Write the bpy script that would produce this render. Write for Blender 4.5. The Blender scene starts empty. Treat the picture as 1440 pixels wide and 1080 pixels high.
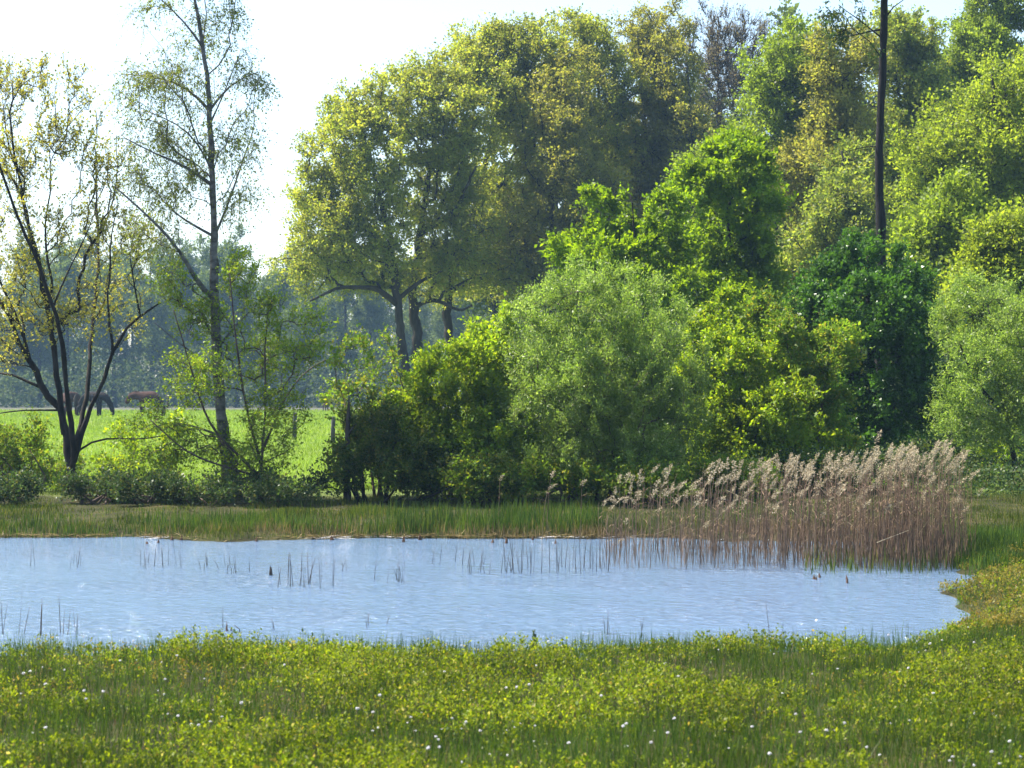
import bpy, math, random
import numpy as np
from mathutils import Vector
R = math.radians
random.seed(7)
SC = bpy.context.scene
COL = SC.collection

# ------------------------------------------------------------------ camera, sky, sun, exposure
F, HZ, CZ = 3000.0, 545.0, 3.0            # focal length in photo pixels, horizon row, eye height
cam_d = bpy.data.cameras.new('camera'); cam = bpy.data.objects.new('camera', cam_d); COL.objects.link(cam)
cam.location = (0, 0, CZ); cam.rotation_euler = (math.pi / 2 + 5 / F, 0, 0)
cam_d.sensor_width = 36; cam_d.lens = F / 1440 * 36
cam_d.clip_start = 0.1; cam_d.clip_end = 3000
cam_d.dof.use_dof = True; cam_d.dof.focus_distance = 46; cam_d.dof.aperture_fstop = 4.0
SC.camera = cam
SUN_EL, SUN_AZ = R(56), R(-69)             # azimuth from +Y, clockwise; negative is left of the view
world = bpy.data.worlds.new('World'); SC.world = world; world.use_nodes = True
wn = world.node_tree.nodes; wl = world.node_tree.links
sky = wn.new('ShaderNodeTexSky'); sky.sky_type = 'NISHITA'; sky.sun_disc = False
sky.sun_elevation = SUN_EL; sky.sun_rotation = SUN_AZ
sky.air_density = 1.0; sky.dust_density = 1.8; sky.ozone_density = 2.0; sky.altitude = 20
wl.new(sky.outputs[0], wn['Background'].inputs[0]); wn['Background'].inputs[1].default_value = 0.106
sun_d = bpy.data.lights.new('sun', 'SUN'); sun_d.energy = 5.0; sun_d.angle = R(0.53); sun_d.color = (1.0, 0.94, 0.82)
sun = bpy.data.objects.new('sun', sun_d); COL.objects.link(sun)
sdir = Vector((math.sin(SUN_AZ) * math.cos(SUN_EL), math.cos(SUN_AZ) * math.cos(SUN_EL), math.sin(SUN_EL)))
sun.rotation_euler = sdir.to_track_quat('Z', 'Y').to_euler(); sun.location = (0, 0, 60)
SC.view_settings.view_transform = 'Standard'; SC.view_settings.look = 'None'
SC.view_settings.exposure = 1.7; SC.view_settings.gamma = 1.0
cy = SC.cycles
cy.max_bounces = 6; cy.diffuse_bounces = 4; cy.glossy_bounces = 2; cy.transmission_bounces = 2; cy.volume_bounces = 0
cy.transparent_max_bounces = 4; cy.caustics_reflective = False; cy.caustics_refractive = False
cy.sample_clamp_indirect = 4.0
try:
    cy.use_denoising = True; cy.denoiser = 'OPENIMAGEDENOISE'
    cy.denoising_input_passes = 'RGB_ALBEDO_NORMAL'; cy.denoising_prefilter = 'ACCURATE'
except Exception:
    pass

# ------------------------------------------------------------------ helpers
RNG = np.random.default_rng(11)
def W(px, py, Y):
    return np.array([(px - 720) / F * Y, Y, CZ - (py - HZ) / F * Y])
_ng = {}
def vnoise(x, y, scale, seed):
    if seed not in _ng: _ng[seed] = np.random.default_rng(seed).random((64, 64))
    g = _ng[seed]; x = np.asarray(x, float) / scale; y = np.asarray(y, float) / scale
    xi = np.floor(x).astype(int); yi = np.floor(y).astype(int); fx = x - xi; fy = y - yi
    fx = fx * fx * (3 - 2 * fx); fy = fy * fy * (3 - 2 * fy)
    a = g[xi % 64, yi % 64]; b = g[(xi + 1) % 64, yi % 64]; c = g[xi % 64, (yi + 1) % 64]; d = g[(xi + 1) % 64, (yi + 1) % 64]
    return (a * (1 - fx) + b * fx) * (1 - fy) + (c * (1 - fx) + d * fx) * fy
def pond_d(x, y):
    """signed distance-like margin: positive inside the pond"""
    x = np.asarray(x, float); y = np.asarray(y, float)
    near = 23.8 + 0.9 * (vnoise(x, y * 0, 2.3, 3) - 0.5) + 0.25 * (vnoise(x, y * 0, 0.6, 4) - 0.5)
    far = 42.3 + 1.9 * (vnoise(x, y * 0 + 5, 2.6, 5) - 0.5) + 0.7 * (vnoise(x, y * 0, 0.7, 6) - 0.5)
    xr = np.interp(y, [22, 24, 25, 26.5, 28, 29, 30.5, 32, 34, 36, 38, 40, 42, 44], [3, 4.3, 5.1, 5.7, 6.2, 6.0, 6.15, 6.7, 7.3, 7.5, 7.4, 7.0, 6.4, 5.6])
    xr = xr + 0.5 * (vnoise(x * 0, y, 0.8, 8) - 0.5)
    return np.minimum(np.minimum(y - near, far - y), xr - x)
def gz(x, y):
    d = pond_d(x, y); x = np.asarray(x, float); y = np.asarray(y, float)
    out = np.clip(-d, 0, None)
    bank = 0.02 + 0.10 * np.clip(out / 0.8, 0, 1) + 0.06 * (vnoise(x, y, 1.1, 9) - 0.5) * np.clip(out, 0, 1)
    far_rise = np.interp(y, [42, 48, 60, 150, 192, 240, 340, 540], [0, 0.18, 0.4, 0.68, 0.76, 0.4, -.3, -.5]) * np.clip(out / 2, 0, 1)
    near_rise = np.interp(y, [-20, 14, 23], [0.1, 0.06, 0.0])
    z = bank + far_rise + near_rise
    zin = -0.03 - 0.5 * np.clip(d / 2.0, 0, 1)
    return np.where(d > 0, zin, z)

def np_mesh(name, V, faces):
    """faces: list of (array of n x k indices, material index)"""
    me = bpy.data.meshes.new(name)
    V = np.ascontiguousarray(V, dtype=np.float32)
    me.vertices.add(len(V)); me.vertices.foreach_set('co', V.ravel())
    li, ls, lt, mi = [], [], [], []; off = 0
    for fa, m in faces:
        fa = np.asarray(fa)
        if len(fa) == 0: continue
        n, k = fa.shape
        li.append(fa.ravel()); ls.append(off + np.arange(n) * k); lt.append(np.full(n, k)); mi.append(np.full(n, m)); off += n * k
    li = np.concatenate(li).astype(np.int32); ls = np.concatenate(ls).astype(np.int32); mi = np.concatenate(mi).astype(np.int32)
    me.loops.add(len(li)); me.loops.foreach_set('vertex_index', li)
    me.polygons.add(len(ls)); me.polygons.foreach_set('loop_start', ls)
    me.polygons.foreach_set('material_index', mi)
    me.update(calc_edges=True); me.validate()
    return me
def link(name, me, mats, parent=None, loc=(0, 0, 0)):
    for m in mats:
        if m.name not in [k.name for k in me.materials]: me.materials.append(m)
    o = bpy.data.objects.new(name, me); COL.objects.link(o); o.location = loc
    if parent: o.parent = parent
    return o
def tag(o, label=None, cat=None, group=None, kind=None):
    if label: o['label'] = label
    if cat: o['category'] = cat
    if group: o['group'] = group
    if kind: o['kind'] = kind
    return o
def empty(name, loc, label, cat, group=None):
    o = bpy.data.objects.new(name, None); COL.objects.link(o); o.location = loc; o.empty_display_size = 0.3
    return tag(o, label, cat, group)
def norm(a):
    return a / np.maximum(np.linalg.norm(a, axis=-1, keepdims=True), 1e-9)

class Geo:
    """collects vertex blocks and faces (with a material index)"""
    def __init__(s): s.V = []; s.F = {}; s.n = 0
    def add(s, V, F, m=0):
        F = np.asarray(F); s.V.append(np.asarray(V, float).reshape(-1, 3))
        s.F.setdefault((F.shape[1], m), []).append(F + s.n); s.n += len(s.V[-1])
    def tube(s, pts, rad, n=6, m=0, cap=True):
        pts = np.asarray(pts, float); rad = np.asarray(rad, float); k = len(pts)
        t = np.gradient(pts, axis=0); t = norm(t)
        ref = np.array([0.31, 0.95, 0.05]) if abs(t[:, 1]).mean() < 0.8 else np.array([0.95, 0.1, 0.3])
        a = norm(np.cross(t, ref)); b = np.cross(t, a)
        ang = np.arange(n) * 2 * math.pi / n
        ring = pts[:, None] + rad[:, None, None] * (a[:, None] * np.cos(ang)[None, :, None] + b[:, None] * np.sin(ang)[None, :, None])
        i = np.arange(k - 1)[:, None] * n; j = np.arange(n)[None]; j2 = (j + 1) % n
        F = np.stack([i + j, i + j2, i + n + j2, i + n + j], -1).reshape(-1, 4)
        s.add(ring.reshape(-1, 3), F, m)
        if cap:
            for base, rev in ((0, True), ((k - 1) * n, False)):
                idx = np.arange(n) + base
                if rev: idx = idx[::-1]
                s.F.setdefault((n, m), []).append((idx + s.n - k * n)[None])
    def leaves(s, P, D, N, L, Wd, m=0, fold=0.18, mid=0.45, bend=0.0):
        n = len(P); D = norm(D); S = norm(np.cross(D, N)); U = np.cross(S, D)
        L = np.broadcast_to(L, n)[:, None]; Wd = np.broadcast_to(Wd, n)[:, None]
        c = P + D * L * mid; tip = P + D * L + U * (-bend) * L
        V = np.stack([P, c + S * Wd * .5 + U * fold * Wd, tip, c - S * Wd * .5 + U * fold * Wd], 1)
        s.add(V.reshape(-1, 3), np.arange(n * 4).reshape(n, 4), m)
    def twigs(s, A, B, C, r, m=0):
        """three-sided two-piece twigs A-B-C"""
        n = len(A); t = norm(C - A); ref = np.array([0.3, 0.2, 0.93]); a = norm(np.cross(t, ref) + 1e-6); b = np.cross(t, a)
        V = []; r = np.broadcast_to(r, n)[:, None]
        for p, f in ((A, 1.0), (B, .7)):
            for k in range(3):
                w = k * 2.0944; V.append(p + (a * math.cos(w) + b * math.sin(w)) * r * f)
        V.append(C); V = np.stack(V, 1)
        o = np.arange(n)[:, None] * 7
        Q = np.concatenate([o + np.array([k, (k + 1) % 3, 3 + (k + 1) % 3, 3 + k]) for k in range(3)])
        T = np.concatenate([o + np.array([3 + k, 3 + (k + 1) % 3, 6]) for k in range(3)])
        base = s.n; s.add(V.reshape(-1, 3), Q, m); s.F.setdefault((3, m), []).append(T + base)
    def build(s, name, mats, parent=None, loc=(0, 0, 0)):
        me = np_mesh(name, np.concatenate(s.V), [(np.concatenate(f), k[1]) for k, f in s.F.items()])
        return link(name, me, mats, parent, loc)
def smooth(o):
    o.data.polygons.foreach_set('use_smooth', np.ones(len(o.data.polygons), bool)); return o

# ------------------------------------------------------------------ materials
def newmat(name):
    m = bpy.data.materials.new(name); m.use_nodes = True; nt = m.node_tree
    return m, nt, nt.nodes, nt.links, nt.nodes['Principled BSDF'], nt.nodes['Material Output']
def ramp(nd, stops):
    r = nd.new('ShaderNodeValToRGB'); e = r.color_ramp.elements
    while len(e) < len(stops): e.new(0.5)
    for k, (p, c) in enumerate(stops): e[k].position = p; e[k].color = (*c, 1)
    return r
def leafmat(name, stops, trans, tf=0.5, rough=0.45, spec=0.35, scale=0.6, vary=0.35):
    """stops: colours picked per leaf; trans: multiplies the colour of the light that passes through the leaf"""
    m, nt, nd, lk, bs, out = newmat(name)
    g = nd.new('ShaderNodeNewGeometry'); rp = ramp(nd, stops); lk.new(g.outputs['Random Per Island'], rp.inputs[0])
    tc = nd.new('ShaderNodeTexCoord'); nz = nd.new('ShaderNodeTexNoise'); nz.inputs['Scale'].default_value = scale; nz.inputs['Detail'].default_value = 2
    lk.new(tc.outputs['Object'], nz.inputs['Vector'])
    mr = nd.new('ShaderNodeMapRange'); mr.inputs[1].default_value = 0.3; mr.inputs[2].default_value = 0.7; mr.inputs[3].default_value = 1 - vary; mr.inputs[4].default_value = 1 + vary
    lk.new(nz.outputs['Fac'], mr.inputs[0])
    hs = nd.new('ShaderNodeHueSaturation'); lk.new(rp.outputs[0], hs.inputs['Color']); lk.new(mr.outputs[0], hs.inputs['Value'])
    lk.new(hs.outputs[0], bs.inputs['Base Color']); bs.inputs['Roughness'].default_value = rough; bs.inputs['Specular IOR Level'].default_value = spec * .55
    mx = nd.new('ShaderNodeMix'); mx.data_type = 'RGBA'; mx.blend_type = 'MULTIPLY'; mx.inputs[0].default_value = 1
    lk.new(hs.outputs[0], mx.inputs[6]); mx.inputs[7].default_value = (*trans, 1)
    tr = nd.new('ShaderNodeBsdfTranslucent'); lk.new(mx.outputs[2], tr.inputs[0])
    ms = nd.new('ShaderNodeMixShader'); ms.inputs[0].default_value = tf
    lk.new(bs.outputs[0], ms.inputs[1]); lk.new(tr.outputs[0], ms.inputs[2]); lk.new(ms.outputs[0], out.inputs[0])
    return m
def barkmat(name, a, b, scale=8, stretch=(1, 1, .25)):
    m, nt, nd, lk, bs, out = newmat(name)
    tc = nd.new('ShaderNodeTexCoord'); mp = nd.new('ShaderNodeMapping'); mp.inputs['Scale'].default_value = stretch; lk.new(tc.outputs['Object'], mp.inputs[0])
    nz = nd.new('ShaderNodeTexNoise'); nz.inputs['Scale'].default_value = scale; nz.inputs['Detail'].default_value = 6; lk.new(mp.outputs[0], nz.inputs['Vector'])
    rp = ramp(nd, [(0.35, a), (0.65, b)]); lk.new(nz.outputs['Fac'], rp.inputs[0]); lk.new(rp.outputs[0], bs.inputs['Base Color'])
    bp = nd.new('ShaderNodeBump'); bp.inputs['Strength'].default_value = 0.6; bp.inputs['Distance'].default_value = 0.03; lk.new(nz.outputs['Fac'], bp.inputs['Height']); lk.new(bp.outputs[0], bs.inputs['Normal'])
    bs.inputs['Roughness'].default_value = 0.9; bs.inputs['Specular IOR Level'].default_value = 0.2
    return m
YT = (1.65, 1.65, 0.62)
LM = dict(
    oak=leafmat('oak_leaf', [(0, (.17, .22, .04)), (.5, (.225, .255, .045)), (1, (.265, .25, .055))], YT, .58, vary=.25, scale=.35),
    tan=leafmat('young_bronze_leaf', [(0, (.21, .19, .06)), (.6, (.20, .20, .05)), (1, (.18, .205, .045))], YT, .57, vary=.25, scale=.35),
    olive=leafmat('olive_leaf', [(0, (.13, .18, .04)), (.6, (.17, .21, .045)), (1, (.20, .20, .05))], YT, .56, vary=.25, scale=.35),
    gold=leafmat('golden_leaf', [(0, (.16, .22, .025)), (.6, (.22, .26, .03)), (1, (.15, .21, .025))], YT, .57, vary=.25, scale=.35),
    green=leafmat('green_leaf', [(0, (.12, .175, .022)), (1, (.19, .245, .03))], YT, .57, vary=.3, scale=.4),
    vivid=leafmat('vivid_leaf', [(0, (.085, .165, .006)), (1, (.15, .23, .008))], (1.8, 1.6, .5), .57, vary=.3),
    alder=leafmat('dark_leaf', [(0, (.035, .09, .012)), (1, (.065, .145, .016))], (1.5, 1.5, .7), .42, rough=.35, spec=.5, vary=.3),
    willow=leafmat('willow_leaf', [(0, (.13, .21, .04)), (.7, (.18, .25, .05)), (1, (.26, .32, .13))], (1.5, 1.55, .7), .52, rough=.4, spec=.45, vary=.25),
    lime=leafmat('fresh_leaf', [(0, (.12, .205, .013)), (.6, (.175, .265, .016)), (1, (.26, .30, .025))], (1.7, 1.6, .5), .57, rough=.38, spec=.45, vary=.3),
    spring=leafmat('spring_leaf', [(0, (.10, .18, .014)), (.6, (.155, .24, .018)), (1, (.23, .265, .035))], (1.6, 1.5, .5), .52, rough=.38, spec=.3, vary=.25),
    thorn=leafmat('thorn_leaf', [(0, (.045, .085, .018)), (.7, (.085, .13, .022)), (1, (.16, .15, .035))], (1.6, 1.5, .6), .5, vary=.35),
    mixed=leafmat('shrub_leaf', [(0, (.09, .17, .02)), (.7, (.14, .22, .025)), (1, (.24, .22, .04))], (1.7, 1.6, .6), .55, rough=.4, vary=.3),
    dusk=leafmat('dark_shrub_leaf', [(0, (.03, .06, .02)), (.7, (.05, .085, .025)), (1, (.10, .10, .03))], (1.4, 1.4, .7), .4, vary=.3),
    birch=leafmat('birch_leaf', [(0, (.12, .15, .03)), (.6, (.16, .20, .035)), (1, (.18, .16, .05))], YT, .45, vary=.2),
    amber=leafmat('amber_leaf', [(0, (.30, .27, .05)), (.7, (.32, .31, .06)), (1, (.22, .28, .04))], (1.4, 1.35, .8), .5, vary=.15),
    bud=leafmat('bud_leaf', [(0, (.14, .11, .07)), (1, (.17, .16, .07))], (1.3, 1.2, .9), .4, vary=.2),
    far=leafmat('far_leaf', [(0, (.07, .105, .04)), (1, (.11, .14, .05))], YT, .45, spec=.05, vary=.3, scale=.3),
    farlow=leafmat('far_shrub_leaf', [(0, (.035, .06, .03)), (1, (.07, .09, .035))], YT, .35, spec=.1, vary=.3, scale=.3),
    bog=leafmat('bog_shrub_leaf', [(0, (.035, .07, .005)), (.4, (.12, .175, .009)), (.92, (.21, .255, .014)), (.96, (.26, .20, .03)), (1, (.34, .34, .18))], (1.5, 1.4, .6), .5, rough=.5, spec=.25, scale=.9, vary=.3),
    herb=leafmat('bog_herb_leaf', [(0, (.035, .08, .008)), (.7, (.07, .12, .012)), (1, (.13, .16, .02))], (1.6, 1.5, .6), .5, scale=.9, vary=.3),
    mustard=leafmat('mustard_leaf', [(0, (.12, .13, .02)), (.6, (.19, .17, .028)), (1, (.2, .13, .04))], (1.4, 1.3, .7), .45, scale=1, vary=.25),
    sedge=leafmat('sedge_blade', [(0, (.03, .055, .008)), (.6, (.055, .085, .012)), (1, (.14, .14, .03))], (1.5, 1.45, .7), .42, scale=.8, vary=.3),
    rush=leafmat('rush_blade', [(0, (.022, .05, .010)), (.6, (.04, .08, .012)), (1, (.09, .13, .018))], (1.5, 1.45, .7), .4, scale=.8, vary=.3),
    sedge_dry=leafmat('dry_blade', [(0, (.11, .08, .035)), (.6, (.14, .11, .045)), (1, (.26, .21, .11))], (1.3, 1.2, .9), .35, scale=.8, vary=.2),
    meadow=leafmat('meadow_blade', [(0, (.13, .22, .025)), (1, (.20, .285, .038))], (1.5, 1.45, .7), .5, scale=.1, vary=.15),
    plume=leafmat('reed_plume', [(0, (.22, .19, .12)), (.6, (.35, .305, .205)), (1, (.58, .52, .39))], (1.1, 1.0, .9), .45, rough=.8, spec=.1, scale=3, vary=.15),
    cotton=leafmat('cotton_tuft', [(0, (.7, .68, .7)), (1, (.85, .83, .85))], (1, 1, 1), .4, rough=.8, spec=.1, scale=3, vary=.05),
)
BK = dict(
    dark=barkmat('dark_bark', (.012, .010, .008), (.035, .028, .022)),
    birch=barkmat('birch_bark', (.05, .045, .035), (.17, .16, .14), 5, (1, 1, 1.5)),
    oak=barkmat('oak_bark', (.02, .017, .015), (.05, .043, .036), 4),
    pine=barkmat('pine_bark', (.005, .004, .004), (.014, .011, .010), 6),
    twig=barkmat('twig_bark', (.05, .035, .028), (.11, .08, .06)),
    reed=barkmat('reed_stalk', (.085, .052, .032), (.21, .14, .09), 6),
    dead=barkmat('dead_wood', (.035, .028, .025), (.08, .065, .055), 9),
    rust=barkmat('rotten_reed', (.035, .02, .013), (.085, .048, .028), 20),
    post=barkmat('weathered_post', (.04, .04, .038), (.10, .095, .09), 9),
)

# ------------------------------------------------------------------ ground, water, haze
def ground():
    xs = np.unique(np.concatenate([np.arange(-17, 17.01, .3), np.arange(-60, 60.1, 3), np.linspace(-280, 280, 29)]))
    ys = np.unique(np.concatenate([np.arange(11, 58, .25), np.arange(58, 200, 4), np.linspace(-40, 11, 8), np.linspace(200, 540, 18)]))
    X, Y = np.meshgrid(xs, ys); Z = gz(X, Y); V = np.stack([X, Y, Z], -1).reshape(-1, 3)
    nx, ny = len(xs), len(ys); i = (np.arange(ny - 1)[:, None] * nx + np.arange(nx - 1)[None]).ravel()
    me = np_mesh('ground', V, [(np.stack([i, i + 1, i + nx + 1, i + nx], 1), 0)])
    m, nt, nd, lk, bs, out = newmat('ground_soil')
    g = nd.new('ShaderNodeNewGeometry'); sp = nd.new('ShaderNodeSeparateXYZ'); lk.new(g.outputs['Position'], sp.inputs[0])
    def nz(scale, det=5):
        n = nd.new('ShaderNodeTexNoise'); n.inputs['Scale'].default_value = scale; n.inputs['Detail'].default_value = det; lk.new(g.outputs['Position'], n.inputs['Vector']); return n
    n1, n2, n3 = nz(1.4), nz(9), nz(.06)
    bog = ramp(nd, [(.3, (.018, .016, .008)), (.55, (.035, .035, .012)), (.75, (.07, .055, .022))]); lk.new(n1.outputs['Fac'], bog.inputs[0])
    fld = ramp(nd, [(.3, (.09, .15, .025)), (.7, (.16, .20, .045))]); lk.new(n3.outputs['Fac'], fld.inputs[0])
    heath = ramp(nd, [(.3, (.06, .065, .045)), (.7, (.09, .085, .06))]); lk.new(n1.outputs['Fac'], heath.inputs[0])
    def mixby(lo, hi, a, b):
        ad = nd.new('ShaderNodeMath'); ad.operation = 'MULTIPLY_ADD'; lk.new(n1.outputs['Fac'], ad.inputs[0]); ad.inputs[1].default_value = (hi - lo) * 1.5; lk.new(sp.outputs['Y'], ad.inputs[2])
        mr = nd.new('ShaderNodeMapRange'); mr.inputs[1].default_value = lo + (hi - lo) * .75; mr.inputs[2].default_value = hi + (hi - lo) * .75; lk.new(ad.outputs[0], mr.inputs[0])
        mx = nd.new('ShaderNodeMix'); mx.data_type = 'RGBA'; lk.new(mr.outputs[0], mx.inputs[0]); lk.new(a, mx.inputs[6]); lk.new(b, mx.inputs[7]); return mx.outputs[2]
    c = mixby(51, 55, bog.outputs[0], fld.outputs[0]); c = mixby(180, 190, c, heath.outputs[0])
    lk.new(c, bs.inputs['Base Color']); bs.inputs['Roughness'].default_value = .95; bs.inputs['Specular IOR Level'].default_value = .1
    bp = nd.new('ShaderNodeBump'); bp.inputs['Strength'].default_value = .8; bp.inputs['Distance'].default_value = .06; lk.new(n2.outputs['Fac'], bp.inputs['Height']); lk.new(bp.outputs[0], bs.inputs['Normal'])
    o = link('ground', me, [m]); tag(o, 'boggy bank and green pasture around the pond', kind='structure'); smooth(o)
ground()
def water():
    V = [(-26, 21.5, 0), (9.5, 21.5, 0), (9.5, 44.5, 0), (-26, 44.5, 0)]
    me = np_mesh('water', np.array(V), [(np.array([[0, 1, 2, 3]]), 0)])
    m, nt, nd, lk, bs, out = newmat('sky_tinted_water')
    bs.inputs['Base Color'].default_value = (.105, .17, .27, 1); bs.inputs['Roughness'].default_value = .05; bs.inputs['IOR'].default_value = 2.3  # reflected sky painted into the blue base colour; IOR raised for more mirror
    g = nd.new('ShaderNodeNewGeometry'); mp = nd.new('ShaderNodeMapping'); mp.inputs['Scale'].default_value = (1.0, .8, 1); mp.inputs['Rotation'].default_value = (0, 0, R(18)); lk.new(g.outputs['Position'], mp.inputs[0])
    n1 = nd.new('ShaderNodeTexNoise'); n1.inputs['Scale'].default_value = 5.5; n1.inputs['Detail'].default_value = 6; n1.inputs['Roughness'].default_value = .64; n1.inputs['Distortion'].default_value = .6; lk.new(mp.outputs[0], n1.inputs['Vector'])
    n2 = nd.new('ShaderNodeTexNoise'); n2.inputs['Scale'].default_value = .35; n2.inputs['Detail'].default_value = 2; lk.new(mp.outputs[0], n2.inputs['Vector'])
    mr = nd.new('ShaderNodeMapRange'); mr.inputs[1].default_value = .3; mr.inputs[2].default_value = .7; mr.inputs[3].default_value = .35; mr.inputs[4].default_value = 1.1; lk.new(n2.outputs['Fac'], mr.inputs[0])
    mu = nd.new('ShaderNodeMath'); mu.operation = 'MULTIPLY'; lk.new(n1.outputs['Fac'], mu.inputs[0]); lk.new(mr.outputs[0], mu.inputs[1])
    bp = nd.new('ShaderNodeBump'); bp.inputs['Strength'].default_value = 1; bp.inputs['Distance'].default_value = .10; lk.new(mu.outputs[0], bp.inputs['Height']); lk.new(bp.outputs[0], bs.inputs['Normal'])
    tag(link('water', me, [m]), 'rippled pond with sky blue in its colour', kind='structure')
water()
def haze():
    g = Geo(); x0, x1, y0, y1, z0, z1 = -330, 330, -60, 560, -2.4, 46
    V = [(x, y, z) for z in (z0, z1) for y in (y0, y1) for x in (x0, x1)]
    g.add(V, [[0, 2, 3, 1], [4, 5, 7, 6], [0, 1, 5, 4], [2, 6, 7, 3], [0, 4, 6, 2], [1, 3, 7, 5]])
    m = bpy.data.materials.new('haze_air'); m.use_nodes = True; nt = m.node_tree; nt.nodes.remove(nt.nodes['Principled BSDF'])
    v = nt.nodes.new('ShaderNodeVolumePrincipled'); v.inputs['Color'].default_value = (.40, .67, 1, 1); v.inputs['Density'].default_value = .00023; v.inputs['Anisotropy'].default_value = .2
    for k in ('Density Attribute', 'Color Attribute', 'Temperature Attribute'):
        try: v.inputs[k].default_value = ''
        except Exception: pass
    nt.links.new(v.outputs[0], nt.nodes['Material Output'].inputs['Volume'])
    o = g.build('haze', [m]); tag(o, 'pale blue air over the field', kind='stuff')

# ------------------------------------------------------------------ trees
def resample(pts, step):
    pts = np.asarray(pts, float); s = np.concatenate([[0], np.cumsum(np.linalg.norm(np.diff(pts, axis=0), axis=1))])
    n = max(2, int(s[-1] / step) + 1); t = np.linspace(0, s[-1], n)
    p = np.stack([np.interp(t, s, pts[:, k]) for k in range(3)], 1)
    q = p.copy()
    if n > 4:
        for _ in range(2): q[1:-1] = .25 * q[:-2] + .5 * q[1:-1] + .25 * q[2:]
    return q, t
def grow_tree(base, limbs, lobes, nt, rng, bf=.35, rtip=.008, depth=1.0, gnarl=.06, step=.35):
    """local-space skeleton. limbs: (pts n x 3, r0, r1). lobes: (centre, (rx, ry, rz)). Returns Geo of wood, node positions and parents of the twig nodes"""
    g = Geo(); P, path, rad = [], [], []
    for k, (pts, r0, r1) in enumerate(limbs):
        q, t = resample(pts, step)
        q[1:] += rng.normal(0, gnarl * r0 * 2, q[1:].shape) * np.array([1, 1, .3])
        r = r0 + (r1 - r0) * (t / t[-1]) ** .8
        off = 0.0
        if P:
            d = np.linalg.norm(np.array(P) - q[0], axis=1); off = path[int(d.argmin())]
        elif k == 0:
            r = r * (1 + .55 * np.exp(-t / max(.3, r0 * 2.5)))
        g.tube(q, r * (1 + rng.normal(0, .07, len(r))), 9 if r0 > .05 else 6)
        P += list(q); path += list(t + off); rad += list(r)
    nl = len(P)
    vol = np.array([(a * b * c) ** .8 for _, (a, b, c) in lobes]); cnt = np.maximum(4, (nt * vol / vol.sum())).astype(int)
    T = []
    for (c, r), n in zip(lobes, cnt):
        d = norm(rng.normal(size=(n, 3))); u = rng.random((n, 1)) ** (1 / 2.4)
        T.append(np.asarray(c) + d * u * np.asarray(r))
    T = np.concatenate(T); n = len(T)
    # keep targets apart a little
    P0 = np.array(P); pa0 = np.array(path)
    D = np.linalg.norm(T[:, None] - P0[None], axis=2) + bf * pa0[None]
    par = D.argmin(1); best = D[np.arange(n), par]; free = np.ones(n, bool)
    pos = list(P); pth = list(path); parent = [-1] * nl; order = []
    for _ in range(n):
        i = int(np.where(free, best, 1e9).argmin()); free[i] = False
        p = int(par[i]); L = pth[p] + np.linalg.norm(T[i] - pos[p])
        pos.append(T[i]); pth.append(L); parent.append(p); k = len(pos) - 1; order.append(k)
        c = np.linalg.norm(T - T[i], axis=1) + bf * L; b = (c < best) & free
        best[b] = c[b]; par[b] = k
    w = np.ones(len(pos)); kids = {}
    for k in reversed(order):
        p = parent[k]; kids.setdefault(p, []).append(k)
        if p >= nl: w[p] += w[k]
    pos = np.array(pos)
    def rr(k): return rtip * w[k] ** .46
    for k in order:
        p = parent[k]
        if p >= nl and max(kids[p], key=lambda c: w[c]) == k: continue
        ch = [k]
        while ch[-1] in kids: ch.append(max(kids[ch[-1]], key=lambda c: w[c]))
        pts = np.array([pos[p]] + [pos[c] for c in ch]); cap = (rad[p] if p < nl else rr(p)) * .8
        r = np.minimum([rr(ch[0])] + [rr(c) for c in ch], cap); r[-1] *= .5
        # add bent mid points
        mid = (pts[:-1] + pts[1:]) / 2; ln = np.linalg.norm(np.diff(pts, axis=0), axis=1)[:, None]
        mid += rng.normal(size=mid.shape) * ln * .07 + np.array([0, 0, 1.]) * ln * .05
        q = np.empty((2 * len(pts) - 1, 3)); q[0::2] = pts; q[1::2] = mid
        r2 = np.empty(len(q)); r2[0::2] = r; r2[1::2] = (r[:-1] + r[1:]) / 2
        g.tube(q, r2, 5 if r[0] > .03 else 3, cap=False)
    idx = np.array(order); return g, pos[idx], pos[np.array(parent)[idx]], w[idx]
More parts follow.
